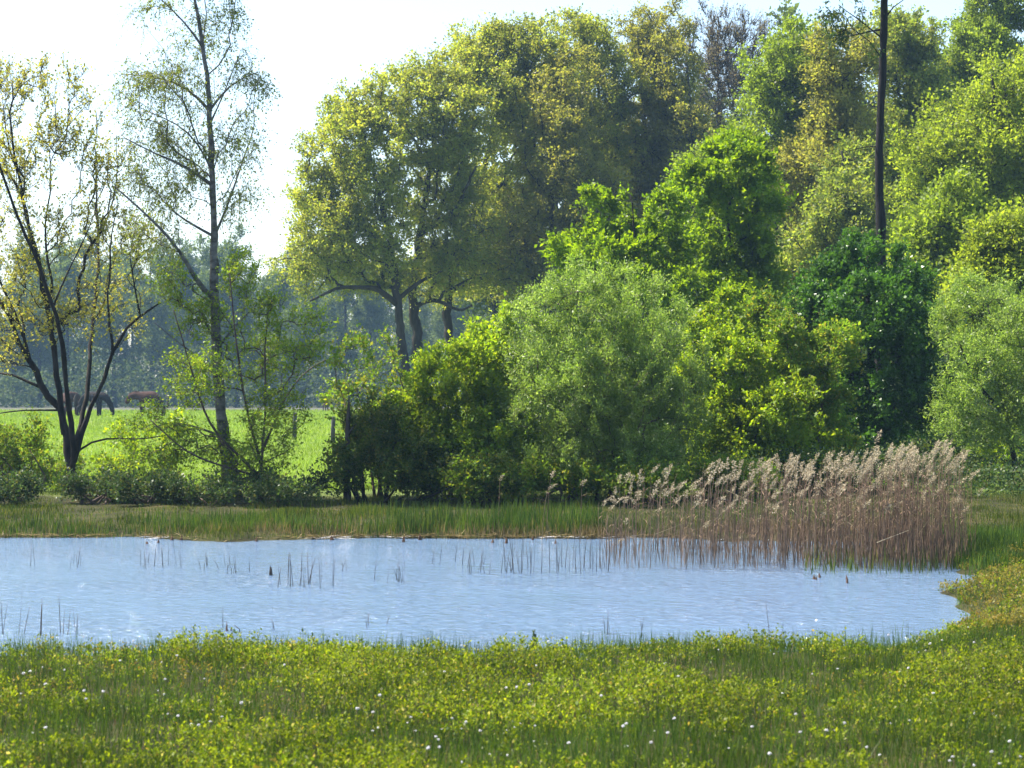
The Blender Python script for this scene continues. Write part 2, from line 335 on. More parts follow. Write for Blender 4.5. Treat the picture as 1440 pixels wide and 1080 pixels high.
def foliage(gw, gl, A, B, rng, twigs=8, tl=.6, up=.3, out=.6, droop=.1, m=14, L=.12, Wd=.07, draw=.3, rt=.004, spread=.05, lf_up=.2, center=None, wl=1, hang=0):
    """twigs from segments A-B, leaves along them"""
    n = len(A) * twigs; i = np.repeat(np.arange(len(A)), twigs)
    t = rng.random((n, 1)) * .8 + .2; S = A[i] + (B[i] - A[i]) * t
    o = norm(B[i] - A[i]); ctr = A.mean(0) if center is None else center
    o2 = norm(S - ctr)
    d = norm(o * .4 + o2 * out + np.array([0, 0, up]) + rng.normal(size=(n, 3)) * .6)
    ln = tl * rng.uniform(.5, 1.4, (n, 1)); M = S + d * ln * .5; E = S + d * ln + np.array([0, 0, -1.]) * droop * ln; M = M + np.array([0, 0, -1.]) * droop * ln * .2
    if draw > 0:
        k = rng.random(n) < draw; gw.twigs(S[k], M[k], E[k], rt, 0)
    j = np.repeat(np.arange(n), m); u = rng.random((len(j), 1)) * .85 + .15
    Pt = np.where(u < .5, S[j] + (M[j] - S[j]) * u * 2, M[j] + (E[j] - M[j]) * (u - .5) * 2) + rng.normal(size=(len(j), 3)) * spread
    D = norm(norm(E[j] - S[j]) * .5 + rng.normal(size=(len(j), 3)) * .7 + np.array([0, 0, lf_up]))
    N = norm(rng.normal(size=(len(j), 3)) + np.array([0, 0, .9]))
    s = rng.uniform(.45, 1.4, len(j)) * np.repeat(rng.uniform(.7, 1.25, n), m); gl.leaves(Pt, D, N, L * s, Wd * s)
def tree(name, label, cat, Y, bx, lobes, leaf, bark, limbs=None, trunk_r=.2, nt=200, seed=1, group=None, parts=('trunk', 'crown'), bf=.35, rtip=.008, dscale=1.0, gnarl=.06, lw=1.0, **fo):
    """lobes and limbs are given as photo rows and columns at the tree's own distance, then turned into metres with a depth of their own"""
    rng = np.random.default_rng(seed); x = (bx - 720) / F * Y; z = float(gz(x, Y)) - .05; base = np.array([x, Y, z]); k = Y / F
    LB = []
    for lb in lobes:
        px, py, rx, ry = lb[:4]; dy = lb[4] if len(lb) > 4 else None
        if dy is None: dy = rng.uniform(-.9, .9) * 60 * dscale
        LB.append((W(px, py, Y) + np.array([0, dy * k, 0]) - base, (rx * k, (rx + ry) / 2 * k * 1.05, ry * k)))
    LI = []
    if limbs is None:
        c = np.mean([l[0] for l in LB], axis=0); top = max(l[0][2] + l[1][2] * .6 for l in LB)
        c0 = np.array([c[0] * .6, c[1] * .5, top])
        mid = np.array([c0[0] * .25 + rng.normal(0, trunk_r), c0[1] * .25, top * .45])
        LI.append((np.array([[0, 0, 0], mid * np.array([.5, .5, .5]), mid, c0]), trunk_r, trunk_r * .15))
    elif limbs == 'multi':
        for q in range(7):
            l = LB[rng.integers(len(LB))]; e = l[0] * .75; s = np.array([l[0][0] * .3 + rng.normal(0, .2), l[0][1] * .2 + rng.normal(0, .2), 0])
            LI.append((np.array([s, s + e * .4 + rng.normal(0, .1, 3), e]), trunk_r * rng.uniform(.6, 1), trunk_r * .3))
    else:
        for q, (pts, r0, r1) in enumerate(limbs):
            p = np.array([W(a[0], a[1], Y) - base for a in pts])
            if q == 0: p[0] = (p[0][0], 0, 0)
            else:
                allp = np.concatenate([resample(l[0], .3)[0] for l in LI]); j = int(np.linalg.norm((allp - p[0])[:, [0, 2]], axis=1).argmin())
                s = np.concatenate([[0], np.cumsum(np.linalg.norm(np.diff(p, axis=0), axis=1))])
                p[:, 1] = allp[j, 1] + s * rng.uniform(-.55, .55); p[0] = allp[j]
            LI.append((p, r0 * k * lw, r1 * k * lw))
    g, B, A, w = grow_tree(base, LI, LB, nt, rng, bf, rtip, 1, gnarl)
    gl = Geo(); foliage(g, gl, A, B, rng, **fo)
    e = empty(name, base, label, cat, group)
    smooth(g.build(parts[0], [BK[bark]], e)); gl.build(parts[1], [LM[leaf]], e)
    return e
def clone(src, loc, rz=0, sc=1.0, label=None):
    r = src.copy(); COL.objects.link(r); r.location = loc; r.rotation_euler = (0, 0, rz); r.scale = (sc, sc, sc * random.uniform(.95, 1.08))
    if label: r['label'] = label
    for ch in src.children:
        c = ch.copy(); COL.objects.link(c); c.parent = r
    return r

# ------------------------------------------------------------------ the wood behind: oaks, far wood
OAK = dict(bark='oak', nt=620, dscale=.7, twigs=8, tl=.9, up=.35, out=.5, droop=.15, m=15, L=.17, Wd=.11, draw=.55, rt=.015, spread=.12, rtip=.016, bf=.3)
def back_tree(label, leaf, Y, bx, lobes, r, seed, name='oak_tree', limbs=None, **kw):
    a = dict(OAK); a.update(kw); ex = []
    for i, p in enumerate(lobes):
        for q in lobes[i + 1:]:
            if math.hypot(p[0] - q[0], p[1] - q[1]) < 115: ex.append(((p[0] + q[0]) / 2, (p[1] + q[1]) / 2, (p[2] + q[2]) * .38, (p[3] + q[3]) * .38))
    lobes = [(l[0], l[1], l[2] * 1.05, l[3] * 1.05) for l in lobes] + ex
    return tree(name, label, 'tree', Y, bx, lobes, leaf, a.pop('bark'), limbs=limbs, trunk_r=r, seed=seed, **a)
back_tree('leftmost yellow-green oak at the edge of the wood, crown overhanging the blue field gap', 'oak', 128, 572,
    [(455, 235, 48, 50), (478, 165, 48, 38), (520, 140, 50, 38), (445, 320, 52, 50), (425, 385, 48, 34), (490, 375, 70, 40), (535, 300, 66, 66), (520, 220, 60, 60), (440, 275, 40, 40), (560, 390, 60, 34)], .4, 21,
    limbs=[([(572, 600), (570, 520), (562, 460), (558, 415), (550, 340), (520, 220), (500, 150)], 9, 2), ([(560, 430), (530, 405), (480, 405), (440, 425)], 5, 1.5), ([(558, 420), (590, 395), (620, 380)], 4, 1.5), ([(552, 350), (500, 310), (450, 260)], 4, 1.5)])
back_tree('yellow-green oak with the thick leaning trunk right of the leftmost oak', 'oak', 131, 592,
    [(600, 105, 56, 36), (575, 165, 64, 52), (645, 160, 60, 56), (600, 260, 66, 60), (640, 330, 66, 56), (590, 375, 64, 44), (660, 235, 56, 50), (690, 385, 60, 36)], .45, 22,
    limbs=[([(594, 600), (590, 520), (585, 460), (578, 415), (590, 330), (610, 200), (610, 110)], 10, 2), ([(582, 430), (610, 420), (650, 440), (665, 430)], 4, 1.5), ([(590, 330), (640, 300), (670, 240)], 4, 1.5), ([(604, 240), (580, 190), (560, 160)], 3, 1)])
back_tree('broad sunlit yellow-green oak in the middle of the skyline', 'oak', 136, 632,
    [(655, 62, 56, 32), (720, 50, 62, 30), (765, 65, 44, 34), (700, 125, 70, 56), (765, 130, 56, 56), (715, 220, 70, 60), (710, 300, 74, 60), (650, 110, 56, 44), (640, 400, 56, 30)], .4, 23,
    limbs=[([(638, 600), (634, 500), (628, 440), (632, 400), (665, 300), (695, 180), (710, 70)], 8, 2), ([(640, 370), (690, 320), (740, 270)], 4, 1.5), ([(632, 410), (680, 390), (720, 380)], 3, 1)])
back_tree('bronze-tinged oak between the broad sunlit oak and the grey-topped tree', 'tan', 133, 780,
    [(790, 215, 62, 66), (770, 320, 76, 60), (835, 290, 60, 60), (800, 130, 56, 56), (760, 400, 70, 50)], .35, 24)
back_tree('oak with a golden notched top on the skyline left of the bare grey tree', 'oak', 140, 840,
    [(805, 55, 44, 32), (838, 62, 26, 38), (850, 130, 58, 56), (850, 220, 60, 56), (830, 300, 60, 60), (860, 380, 60, 60)], .35, 25)
back_tree('oak with a rounded yellowish top next to the bare grey tree', 'tan', 142, 905,
    [(890, 52, 38, 36), (932, 45, 40, 36), (920, 115, 60, 56), (900, 200, 60, 60), (950, 190, 50, 60), (920, 290, 60, 60)], .35, 26)
back_tree('tall tree with bare grey budding twigs on the skyline', 'bud', 150, 1005,
    [(988, 55, 32, 50), (1042, 55, 36, 46), (1000, 130, 48, 60), (1050, 130, 48, 50), (970, 200, 56, 60), (962, 70, 26, 40), (1066, 62, 26, 40)], .3, 27, name='bare_tree', nt=420, twigs=9, m=4, L=.13, Wd=.08, up=1.1, droop=0, draw=1, rt=.02, tl=1.1, rtip=.012)
back_tree('tan shaded oak below the bare grey tree', 'tan', 138, 985,
    [(960, 130, 40, 60), (960, 220, 66, 60), (940, 300, 70, 60), (1000, 260, 60, 60), (900, 340, 60, 60)], .35, 28)
back_tree('rounded mid-green tree on the skyline left of the tall bare pine trunk', 'green', 118, 1090,
    [(1070, 100, 50, 42), (1125, 75, 54, 40), (1090, 175, 66, 62), (1045, 225, 56, 44), (1000, 255, 62, 44), (1140, 130, 50, 50), (1080, 260, 70, 50), (1110, 330, 60, 60)], .35, 29, name='beech_tree')
back_tree('bronze oak directly left of the tall bare pine trunk', 'tan', 114, 1180,
    [(1180, 90, 52, 46), (1180, 195, 54, 56), (1140, 250, 60, 46), (1160, 320, 60, 50)], .33, 30)
back_tree('pale yellow-green tree low behind the pine trunk', 'olive', 104, 1195,
    [(1200, 240, 50, 44), (1190, 310, 66, 46), (1145, 375, 66, 50), (1215, 370, 60, 46), (1110, 430, 56, 50), (1200, 440, 80, 60)], .3, 31)
back_tree('yellow-green oak rising just right of the pine trunk', 'olive', 120, 1290,
    [(1245, 60, 46, 40), (1285, 60, 40, 40), (1290, 130, 52, 52), (1260, 210, 52, 60), (1320, 180, 50, 50), (1280, 300, 60, 60)], .33, 32)
back_tree('tall green tree with loose top reaching the upper right corner', 'green', 128, 1375,
    [(1395, 15, 40, 40), (1350, 60, 36, 36), (1410, 60, 40, 36), (1340, 110, 36, 40), (1430, 0, 50, 60), (1390, 110, 60, 50)], .33, 33, name='beech_tree', up=.9, nt=400)
back_tree('golden oak filling the right edge of the wood', 'gold', 98, 1400,
    [(1300, 215, 44, 44), (1370, 165, 62, 50), (1435, 115, 60, 50), (1345, 240, 66, 50), (1420, 220, 66, 56), (1500, 140, 60, 70), (1410, 300, 66, 50), (1310, 280, 44, 36), (1500, 260, 60, 60)], .36, 34, nt=620, L=.16, Wd=.105)
back_tree('small deep-green tree in front of the golden oak', 'green', 84, 1335,
    [(1335, 300, 46, 40), (1310, 345, 50, 40), (1370, 345, 44, 40), (1330, 410, 70, 50), (1280, 400, 50, 50)], .2, 35, name='beech_tree', L=.17, Wd=.1)
back_tree('small yellow-green tree at the right edge above the grey willow', 'gold', 74, 1420,
    [(1400, 350, 40, 30), (1440, 350, 40, 40), (1405, 400, 50, 40), (1470, 400, 50, 50), (1380, 440, 50, 50)], .15, 36, name='young_oak', L=.15, Wd=.09)
# backing trees and the hazy far wood share four crowns
FARV = []
for v in range(4):
    rg = np.random.default_rng(50 + v); Y = 240; k = F / Y; cx = 720; b = HZ + 2.2 * k
    lob = [(cx + rg.uniform(-28, 28), b - rg.uniform(60, 250) + 0, rg.uniform(22, 34), rg.uniform(26, 40)) for _ in range(9)] + [(cx + rg.uniform(-8, 8), b - 262, 22, 30)]
    FARV.append(tree('far_tree', 'tall hazy blue-green tree in the far wood beyond the pasture', 'tree', Y, cx, lob, 'far', 'oak', trunk_r=.3, nt=150, seed=60 + v, group='trees of the far wood', dscale=.5,
        twigs=7, tl=1.3, m=18, L=.30, Wd=.2, draw=.15, rt=.02, spread=.25, rtip=.025, limbs=[([(cx, b + 3), (cx + rg.uniform(-4, 4), b - 110), (cx + rg.uniform(-8, 8), b - 260)], 5, 1)]))
used = [False] * 4
rs = random.Random(5)
def far_place(x, y, sc, lab, grp):
    v = rs.randrange(4); rz = rs.uniform(0, 6.28); z = float(gz(x, y)) - .1
    if not used[v]:
        used[v] = True; o = FARV[v]; o.location = (x, y, z); o.rotation_euler = (0, 0, rz); o.scale = (sc, sc, sc); o['label'] = lab; o['group'] = grp; return
    o = clone(FARV[v], (x, y, z), rz, sc, lab); o['group'] = grp
for row, (y, px0, px1, n, s0) in enumerate([(335, -60, 690, 16, 1.0), (370, -90, 690, 16, 1.14), (410, -90, 690, 16, 1.30)]):
    for i in range(n):
        px = px0 + (px1 - px0) * (i + rs.uniform(.15, .85)) / n; yy = y + rs.uniform(-8, 8)
        far_place((px - 720) / F * yy, yy, s0 * rs.uniform(.86, 1.08), 'tall hazy blue-green tree in the far wood beyond the pasture', 'trees of the far wood')
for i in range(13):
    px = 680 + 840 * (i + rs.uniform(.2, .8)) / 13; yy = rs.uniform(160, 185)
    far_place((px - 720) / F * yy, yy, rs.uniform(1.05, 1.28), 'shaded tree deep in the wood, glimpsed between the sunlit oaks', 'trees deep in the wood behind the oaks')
def undergrowth(name, label, n, yr, pxr, h, leaf, L, seed):
    rg = np.random.default_rng(seed); g = Geo()
    yy = rg.uniform(*yr, n); px = rg.uniform(*pxr, n); x = (px - 720) / F * yy
    hh = h * (.35 + .9 * vnoise(x, yy, 7, seed)) ; z = gz(x, yy) + hh * rg.random(n) ** .8
    g.leaves(np.stack([x, yy, z], 1), norm(rg.normal(size=(n, 3)) + np.array([0, 0, .4])), rg.normal(size=(n, 3)) + np.array([0, -.3, .8]), L * rg.uniform(.6, 1.3, n), L * .6)
    tag(g.build(name, [LM[leaf]]), label, 'undergrowth', kind='stuff')
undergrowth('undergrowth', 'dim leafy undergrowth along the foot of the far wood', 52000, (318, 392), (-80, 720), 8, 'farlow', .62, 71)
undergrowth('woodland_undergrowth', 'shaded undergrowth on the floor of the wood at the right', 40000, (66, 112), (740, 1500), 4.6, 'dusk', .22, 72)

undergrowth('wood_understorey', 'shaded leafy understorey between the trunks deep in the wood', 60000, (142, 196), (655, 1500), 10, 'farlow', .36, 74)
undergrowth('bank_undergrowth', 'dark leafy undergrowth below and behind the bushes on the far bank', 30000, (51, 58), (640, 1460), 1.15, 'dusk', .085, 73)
# ------------------------------------------------------------------ middle distance: green trees, pine, shrubs round the pond
tree('field_maple', 'vivid green tree with dense crown standing above the grey-green willow bush', 'tree', 76, 1015,
    [(1035, 215, 46, 30), (995, 262, 46, 36), (1060, 275, 48, 44), (1015, 325, 68, 44), (985, 385, 56, 44), (1062, 362, 46, 40), (1075, 415, 40, 40), (1010, 430, 70, 50), (1090, 300, 22, 20), (1035, 250, 50, 40)], 'vivid', 'dark', trunk_r=.17, nt=420, seed=81,
    twigs=9, tl=.5, m=14, L=.15, Wd=.10, draw=.25, rt=.006, spread=.06, rtip=.007, up=.25)
tree('field_maple', 'lower vivid green tree with flat layered sprays, left of the dense green tree', 'tree', 72, 900,
    [(850, 285, 40, 20), (895, 325, 56, 26), (935, 295, 32, 30), (840, 330, 36, 22), (880, 365, 60, 30), (945, 350, 40, 36), (800, 355, 40, 24), (900, 410, 80, 40)], 'vivid', 'dark', trunk_r=.14, nt=220, seed=82,
    twigs=8, tl=.5, m=13, L=.15, Wd=.10, draw=.25, rt=.006, spread=.05, rtip=.007, up=.3)
tree('pine_tree', 'tall dark bare pine trunk rising out of the top of the picture', 'tree', 66, 1236,
    [(1195, -130, 90, 40), (1290, -150, 80, 40), (1250, -210, 90, 40), (1200, -60, 50, 24), (1186, 28, 30, 18), (1170, 50, 26, 12)], 'dusk', 'pine',
    limbs=[([(1236, 690), (1237, 560), (1240, 335), (1236, 260), (1237, 190), (1241, 110), (1244, 0), (1248, -110), (1250, -220)], 9, 4), ([(1239, 42), (1222, 40), (1205, 50), (1185, 48)], 1.6, .6), ([(1238, 55), (1226, 45), (1210, 26), (1190, 20), (1178, 8)], 1.4, .5),
           ([(1237, 200), (1215, 207), (1195, 212)], 1.1, .4), ([(1240, 300), (1229, 293)], 1.3, .5), ([(1237, 240), (1249, 232)], 1.2, .5), ([(1239, 150), (1228, 146), (1220, 148)], 1.0, .4), ([(1243, 22), (1258, 8), (1275, -4)], 1.3, .5), ([(1243, -80), (1200, -100), (1170, -140)], 4, 1), ([(1246, -90), (1290, -120), (1310, -150)], 4, 1), ([(1243, 5), (1215, -30), (1195, -60)], 3, 1)],
    nt=210, seed=83, twigs=7, tl=.6, m=16, L=.14, Wd=.05, draw=.5, rt=.006, spread=.05, rtip=.008, gnarl=.012, bf=.6)
tree('alder_tree', 'dark green shaded tree standing under the pine trunk behind the reeds', 'tree', 60, 1226,
    [(1222, 352, 50, 24), (1180, 395, 50, 36), (1265, 400, 56, 40), (1155, 435, 48, 36), (1225, 450, 80, 60), (1285, 480, 46, 60), (1170, 510, 60, 50), (1240, 550, 80, 50), (1300, 560, 44, 50), (1130, 470, 34, 34), (1200, 600, 70, 34)], 'alder', 'dark',
    limbs=[([(1226, 690), (1226, 620), (1228, 540), (1222, 450), (1220, 360)], 9, 2), ([(1227, 570), (1190, 520), (1150, 460)], 4, 1), ([(1227, 560), (1265, 500), (1290, 450)], 4, 1), ([(1225, 500), (1250, 440), (1260, 390)], 3, 1)],
    nt=520, seed=84, twigs=10, tl=.42, m=15, L=.10, Wd=.075, draw=.25, rt=.005, spread=.05, rtip=.006)
BUSH = dict(trunk_r=.05, rtip=.0045, bf=.25, draw=.35, rt=.003, spread=.04, parts=('branches', 'foliage'))
def bush(name, label, Y, bx, lobes, leaf, seed, limbs='multi', bark='twig', cat='bush', **kw):
    a = dict(BUSH); a.update(kw); return tree(name, label, cat, Y, bx, lobes, leaf, bark, limbs=limbs, seed=seed, **a)
bush('willow_bush', 'large domed grey-green willow bush in the centre of the far bank', 50.3, 835,
    [(840, 502, 142, 130, 0), (845, 590, 150, 100, -10), (825, 430, 86, 56), (765, 470, 60, 60), (895, 470, 70, 66), (825, 530, 100, 80), (920, 550, 66, 80), (745, 560, 60, 76), (850, 615, 110, 60), (945, 620, 56, 56), (770, 640, 70, 46), (980, 540, 40, 60), (900, 655, 80, 34), (720, 590, 44, 60)], 'willow', 91,
    nt=1000, twigs=10, tl=.36, up=.9, out=.35, droop=-.05, m=18, L=.075, Wd=.026, trunk_r=.07)
bush('hazel_bush', 'bright fresh-green bush on the left flank of the grey-green willow', 51.4, 630,
    [(692, 468, 32, 32), (628, 532, 56, 42), (572, 585, 44, 38), (660, 565, 70, 60), (600, 610, 60, 50), (690, 520, 50, 60), (700, 620, 60, 50), (640, 650, 70, 40), (560, 620, 50, 50), (730, 640, 50, 40), (662, 505, 38, 34)], 'lime', 92,
    nt=560, twigs=9, tl=.38, up=.5, m=13, L=.085, Wd=.06)
bush('hawthorn_bush', 'dark tangled bush around the dead trunk at the left end of the bushes', 49.6, 520,
    [(515, 620, 36, 44), (490, 655, 32, 40), (560, 645, 46, 50), (540, 590, 30, 30), (610, 665, 60, 34), (690, 668, 60, 30), (500, 600, 20, 40)], 'thorn', 93, bark='dark',
    nt=330, twigs=9, tl=.28, up=.3, m=11, L=.07, Wd=.05)
bush('birch_sapling', 'thin pale-leaved sapling in front of the oak trunks', 51, 525,
    [(520, 500, 40, 34), (500, 560, 46, 40), (540, 545, 44, 46), (475, 520, 24, 24), (560, 590, 46, 40), (505, 610, 40, 40)], 'mixed', 94, nt=140, twigs=6, tl=.36, up=.6, m=8, L=.075, Wd=.055, draw=.7, cat='sapling')
bush('hazel_bush', 'sunlit yellow-green bush just right of the grey-green willow', 53, 1045,
    [(1020, 520, 46, 56), (1075, 520, 46, 44), (1045, 590, 70, 50), (1100, 580, 50, 50), (1000, 600, 40, 50), (1120, 630, 46, 40), (1030, 650, 70, 36), (985, 540, 40, 60), (1000, 480, 36, 40), (1090, 660, 60, 30)], 'lime', 95,
    nt=520, twigs=9, tl=.38, up=.5, m=13, L=.085, Wd=.06)
bush('maple_sapling', 'upright leafy shoots standing up behind the sunlit bush', 56, 1030,
    [(1022, 420, 12, 26), (1050, 440, 14, 24), (1000, 455, 20, 24), (1030, 480, 30, 30), (1080, 470, 30, 26)], 'lime', 96, nt=120, twigs=6, tl=.3, up=1, m=10, L=.10, Wd=.08, cat='sapling', trunk_r=.03)
bush('elder_bush', 'mixed green bush filling the gap between sunlit bush and dark tree', 54.5, 1130,
    [(1115, 520, 46, 40), (1150, 570, 50, 46), (1140, 630, 60, 40), (1185, 640, 40, 34), (1100, 470, 26, 30), (1080, 440, 30, 30), (1150, 660, 60, 30), (1160, 500, 40, 40)], 'mixed', 97, nt=420, twigs=9, tl=.36, m=12, L=.09, Wd=.06)
bush('willow_tree', 'grey-green willow with a leaning dark stem at the right edge', 55, 1424,
    [(1395, 425, 50, 34), (1350, 460, 36, 44), (1425, 480, 60, 60), (1370, 530, 56, 60), (1450, 550, 56, 60), (1340, 590, 34, 40), (1400, 600, 50, 40), (1480, 460, 46, 60)], 'willow', 98, bark='dark',
    limbs=[([(1432, 692), (1426, 640), (1416, 590), (1400, 520), (1390, 430)], 5, 1.5), ([(1422, 620), (1440, 560), (1455, 500)], 4, 1), ([(1416, 590), (1370, 540), (1345, 480)], 3.5, 1)],
    nt=480, twigs=9, tl=.42, up=.6, m=15, L=.08, Wd=.03, parts=('trunk', 'crown'), cat='tree')
bush('bramble_bush', 'low bright bush lit from behind under the right-hand willow', 66, 1395, [(1395, 655, 34, 22), (1360, 665, 34, 18), (1430, 668, 34, 16)], 'lime', 99, nt=120, twigs=8, tl=.35, m=12, L=.10, Wd=.07)
bush('bramble_bush', 'dark low bush in the shade behind the right end of the reeds', 57, 1340, [(1330, 650, 40, 28), (1370, 680, 36, 20), (1290, 660, 40, 26)], 'dusk', 100, nt=160, twigs=8, tl=.3, m=12, L=.08, Wd=.06)
for i, (px, w, lab) in enumerate([(690, 56, 'low leafy bush under the left skirt of the grey-green willow'), (790, 56, 'low leafy bush under the middle of the grey-green willow'), (905, 60, 'low leafy bush behind the left end of the reed bed'), (1040, 60, 'low leafy bush behind the middle of the reed bed')]):
    bush('bramble_bush', lab, 49.2, px, [(px, 678, w, 18), (px - w * .5, 672, w * .5, 20), (px + w * .45, 680, w * .5, 14)], 'mixed', 130 + i, nt=130, twigs=8, tl=.4, up=.7, m=10, L=.075, Wd=.05)
# left group
tree('goat_willow', 'many-stemmed dark tree with sparse amber leaves at the left edge', 'tree', 52, 104,
    [(20, 120, 56, 56), (55, 220, 60, 60), (105, 190, 46, 60), (125, 320, 60, 60), (30, 340, 60, 66), (175, 350, 40, 50), (140, 430, 60, 50), (10, 470, 40, 50), (-30, 220, 50, 70), (60, 430, 60, 50), (150, 250, 40, 40), (80, 110, 40, 36)], 'amber', 'dark',
    limbs=[([(104, 700), (99, 650), (92, 610), (84, 575), (60, 545), (40, 510), (22, 465), (5, 430), (-20, 390)], 13, 3.5),
           ([(93, 610), (86, 560), (80, 520), (75, 480), (70, 440), (60, 390), (50, 345), (40, 305), (28, 250), (18, 190), (20, 120)], 9, 1.6),
           ([(108, 670), (110, 630), (106, 580), (107, 520), (109, 470), (100, 430), (92, 390), (76, 350), (62, 305), (50, 240), (36, 150)], 8, 1.4),
           ([(109, 640), (116, 590), (118, 520), (117, 450), (119, 380), (116, 320), (106, 260), (101, 200), (96, 130)], 6.5, 1.2),
           ([(110, 655), (117, 600), (130, 565), (146, 535), (156, 505), (166, 470), (186, 445), (206, 436), (225, 425)], 8, 2),
           ([(156, 505), (161, 475), (150, 450), (152, 415), (160, 380), (157, 330), (170, 290)], 4, 1.2), ([(186, 445), (191, 410), (180, 365), (192, 320)], 3, 1),
           ([(60, 545), (40, 538), (18, 528), (-8, 524)], 4.5, 2), ([(40, 510), (30, 450), (14, 415), (0, 395), (-10, 340)], 5, 2), ([(70, 440), (80, 410), (66, 360), (60, 325), (74, 270), (70, 210)], 4.5, 1.2),
           ([(99, 650), (118, 622), (150, 614), (200, 620), (235, 612)], 3, 1), ([(84, 575), (40, 575), (0, 582)], 2.6, 1), ([(116, 320), (135, 290), (150, 230), (148, 180)], 3, 1), ([(100, 430), (120, 380), (140, 330), (150, 300)], 3, 1), ([(28, 250), (8, 200), (-5, 130)], 3, 1)],
    nt=640, seed=101, twigs=8, tl=.46, up=.9, m=4, L=.07, Wd=.046, draw=.8, rt=.004, spread=.03, rtip=.0055, gnarl=.12, bf=.5, dscale=.8, lw=.6)
tree('birch_tree', 'tall slender birch with hanging sparse twigs beside the pasture', 'tree', 51, 325,
    [(228, 95, 56, 36), (200, 130, 44, 40), (330, 85, 34, 40), (345, 190, 34, 56), (220, 185, 56, 44), (245, 260, 50, 44), (195, 240, 36, 36), (335, 270, 30, 40), (275, 40, 46, 40), (215, 12, 36, 24), (220, 320, 46, 36), (270, 120, 40, 40), (360, 120, 20, 40), (280, 200, 40, 50), (270, -60, 60, 50), (250, -130, 40, 40), (320, 10, 30, 40)], 'birch', 'birch',
    limbs=[([(327, 700), (322, 665), (316, 620), (310, 560), (305, 500), (302, 430), (302, 370), (300, 290), (298, 210), (293, 130), (285, 60), (274, 0), (262, -70), (245, -160)], 12.5, 1.2),
           ([(297, 258), (272, 238), (240, 226), (210, 214), (185, 200)], 3.4, .9), ([(294, 160), (275, 130), (245, 112), (205, 103), (170, 102)], 3.2, .8), ([(300, 160), (315, 122), (335, 104), (360, 98)], 2.8, .8), ([(298, 165), (312, 130), (322, 98), (330, 70)], 2.2, .7),
           ([(286, 68), (262, 32), (235, 8), (215, -10)], 2.6, .8), ([(302, 335), (282, 322), (255, 308), (232, 292), (212, 262)], 2.8, .9), ([(303, 430), (288, 415), (265, 362), (232, 320), (180, 272)], 4.5, 1.2), ([(302, 340), (318, 290), (330, 245), (343, 205), (352, 170)], 3, .9),
           ([(299, 240), (275, 190), (235, 165), (205, 155)], 2.4, .7), ([(304, 485), (330, 460), (355, 440), (375, 420)], 2.4, .8), ([(306, 520), (280, 500), (250, 480), (225, 455)], 2.4, .8), ([(315, 615), (280, 600), (240, 590), (215, 600)], 2.4, .8), ([(302, 450), (330, 462), (340, 450)], 1.6, .6)],
    nt=560, seed=102, twigs=6, tl=.5, up=-.25, out=.25, droop=.75, m=11, L=.055, Wd=.03, draw=1, rt=.0032, spread=.02, rtip=.0042, gnarl=.04, bf=.55, lf_up=-.5, dscale=.7, lw=.8)
bush('birch_sapling', 'leafy fresh-green saplings clustered round the foot of the birch trunk', 50.2, 365,
    [(335, 390, 36, 40), (375, 440, 40, 36), (415, 500, 46, 34), (350, 500, 46, 44), (275, 450, 46, 40), (285, 530, 56, 44), (385, 580, 50, 46), (355, 640, 60, 40), (270, 620, 50, 30), (222, 588, 40, 24), (430, 460, 30, 24), (240, 400, 34, 34), (220, 640, 50, 24)], 'spring', 103, nt=640, twigs=5, tl=.40, up=.4, m=9, L=.058, Wd=.042, draw=.8, cat='sapling',
    limbs=[([(366, 697), (368, 640), (374, 570), (372, 490), (378, 420)], 2.4, .8), ([(368, 640), (395, 560), (420, 520), (450, 505)], 2.4, .8), ([(366, 660), (345, 560), (335, 460), (330, 380)], 2.6, .8), ([(366, 670), (300, 600), (280, 520), (262, 440)], 2.6, .8), ([(366, 680), (270, 640), (220, 590)], 2, .8)])
bush('dogwood_bush', 'leafy green bush at the foot of the amber-leaved tree on the left edge', 54.5, 40, [(25, 640, 46, 40), (75, 655, 36, 36), (-10, 620, 40, 40), (50, 610, 30, 24), (100, 675, 40, 24), (0, 670, 60, 30), (150, 680, 40, 20)], 'mixed', 104, nt=340, twigs=7, tl=.34, m=10, L=.075, Wd=.045, draw=.6)
bush('hazel_sapling', 'airy yellow-green sapling in the gap between the two left-hand trees', 53.5, 190, [(180, 622, 40, 28), (222, 645, 36, 28), (165, 660, 40, 24), (245, 605, 30, 24), (200, 675, 60, 18)], 'lime', 121, nt=130, twigs=6, tl=.4, up=.6, m=7, L=.075, Wd=.055, draw=.7, trunk_r=.03, cat='sapling')
for i, (px, w, lab) in enumerate([(130, 46, 'low leafy bramble between the amber-leaved tree and the birch'), (285, 62, 'low dark bramble hugging the left of the birch trunk base'), (400, 60, 'low dark bramble right of the birch base by the pasture gap'), (20, 40, 'low leafy bramble at the far left of the bank'), (205, 38, 'small leafy bramble in the open gap in front of the pasture')]):
    bush('bramble_bush', lab, 49.3, px, [(px, 694, w, 11), (px - w * .5, 688, w * .5, 13), (px + w * .5, 688, w * .5, 12)], 'dusk', 110 + i, nt=80, twigs=7, tl=.42, up=.7, m=10, L=.065, Wd=.045)
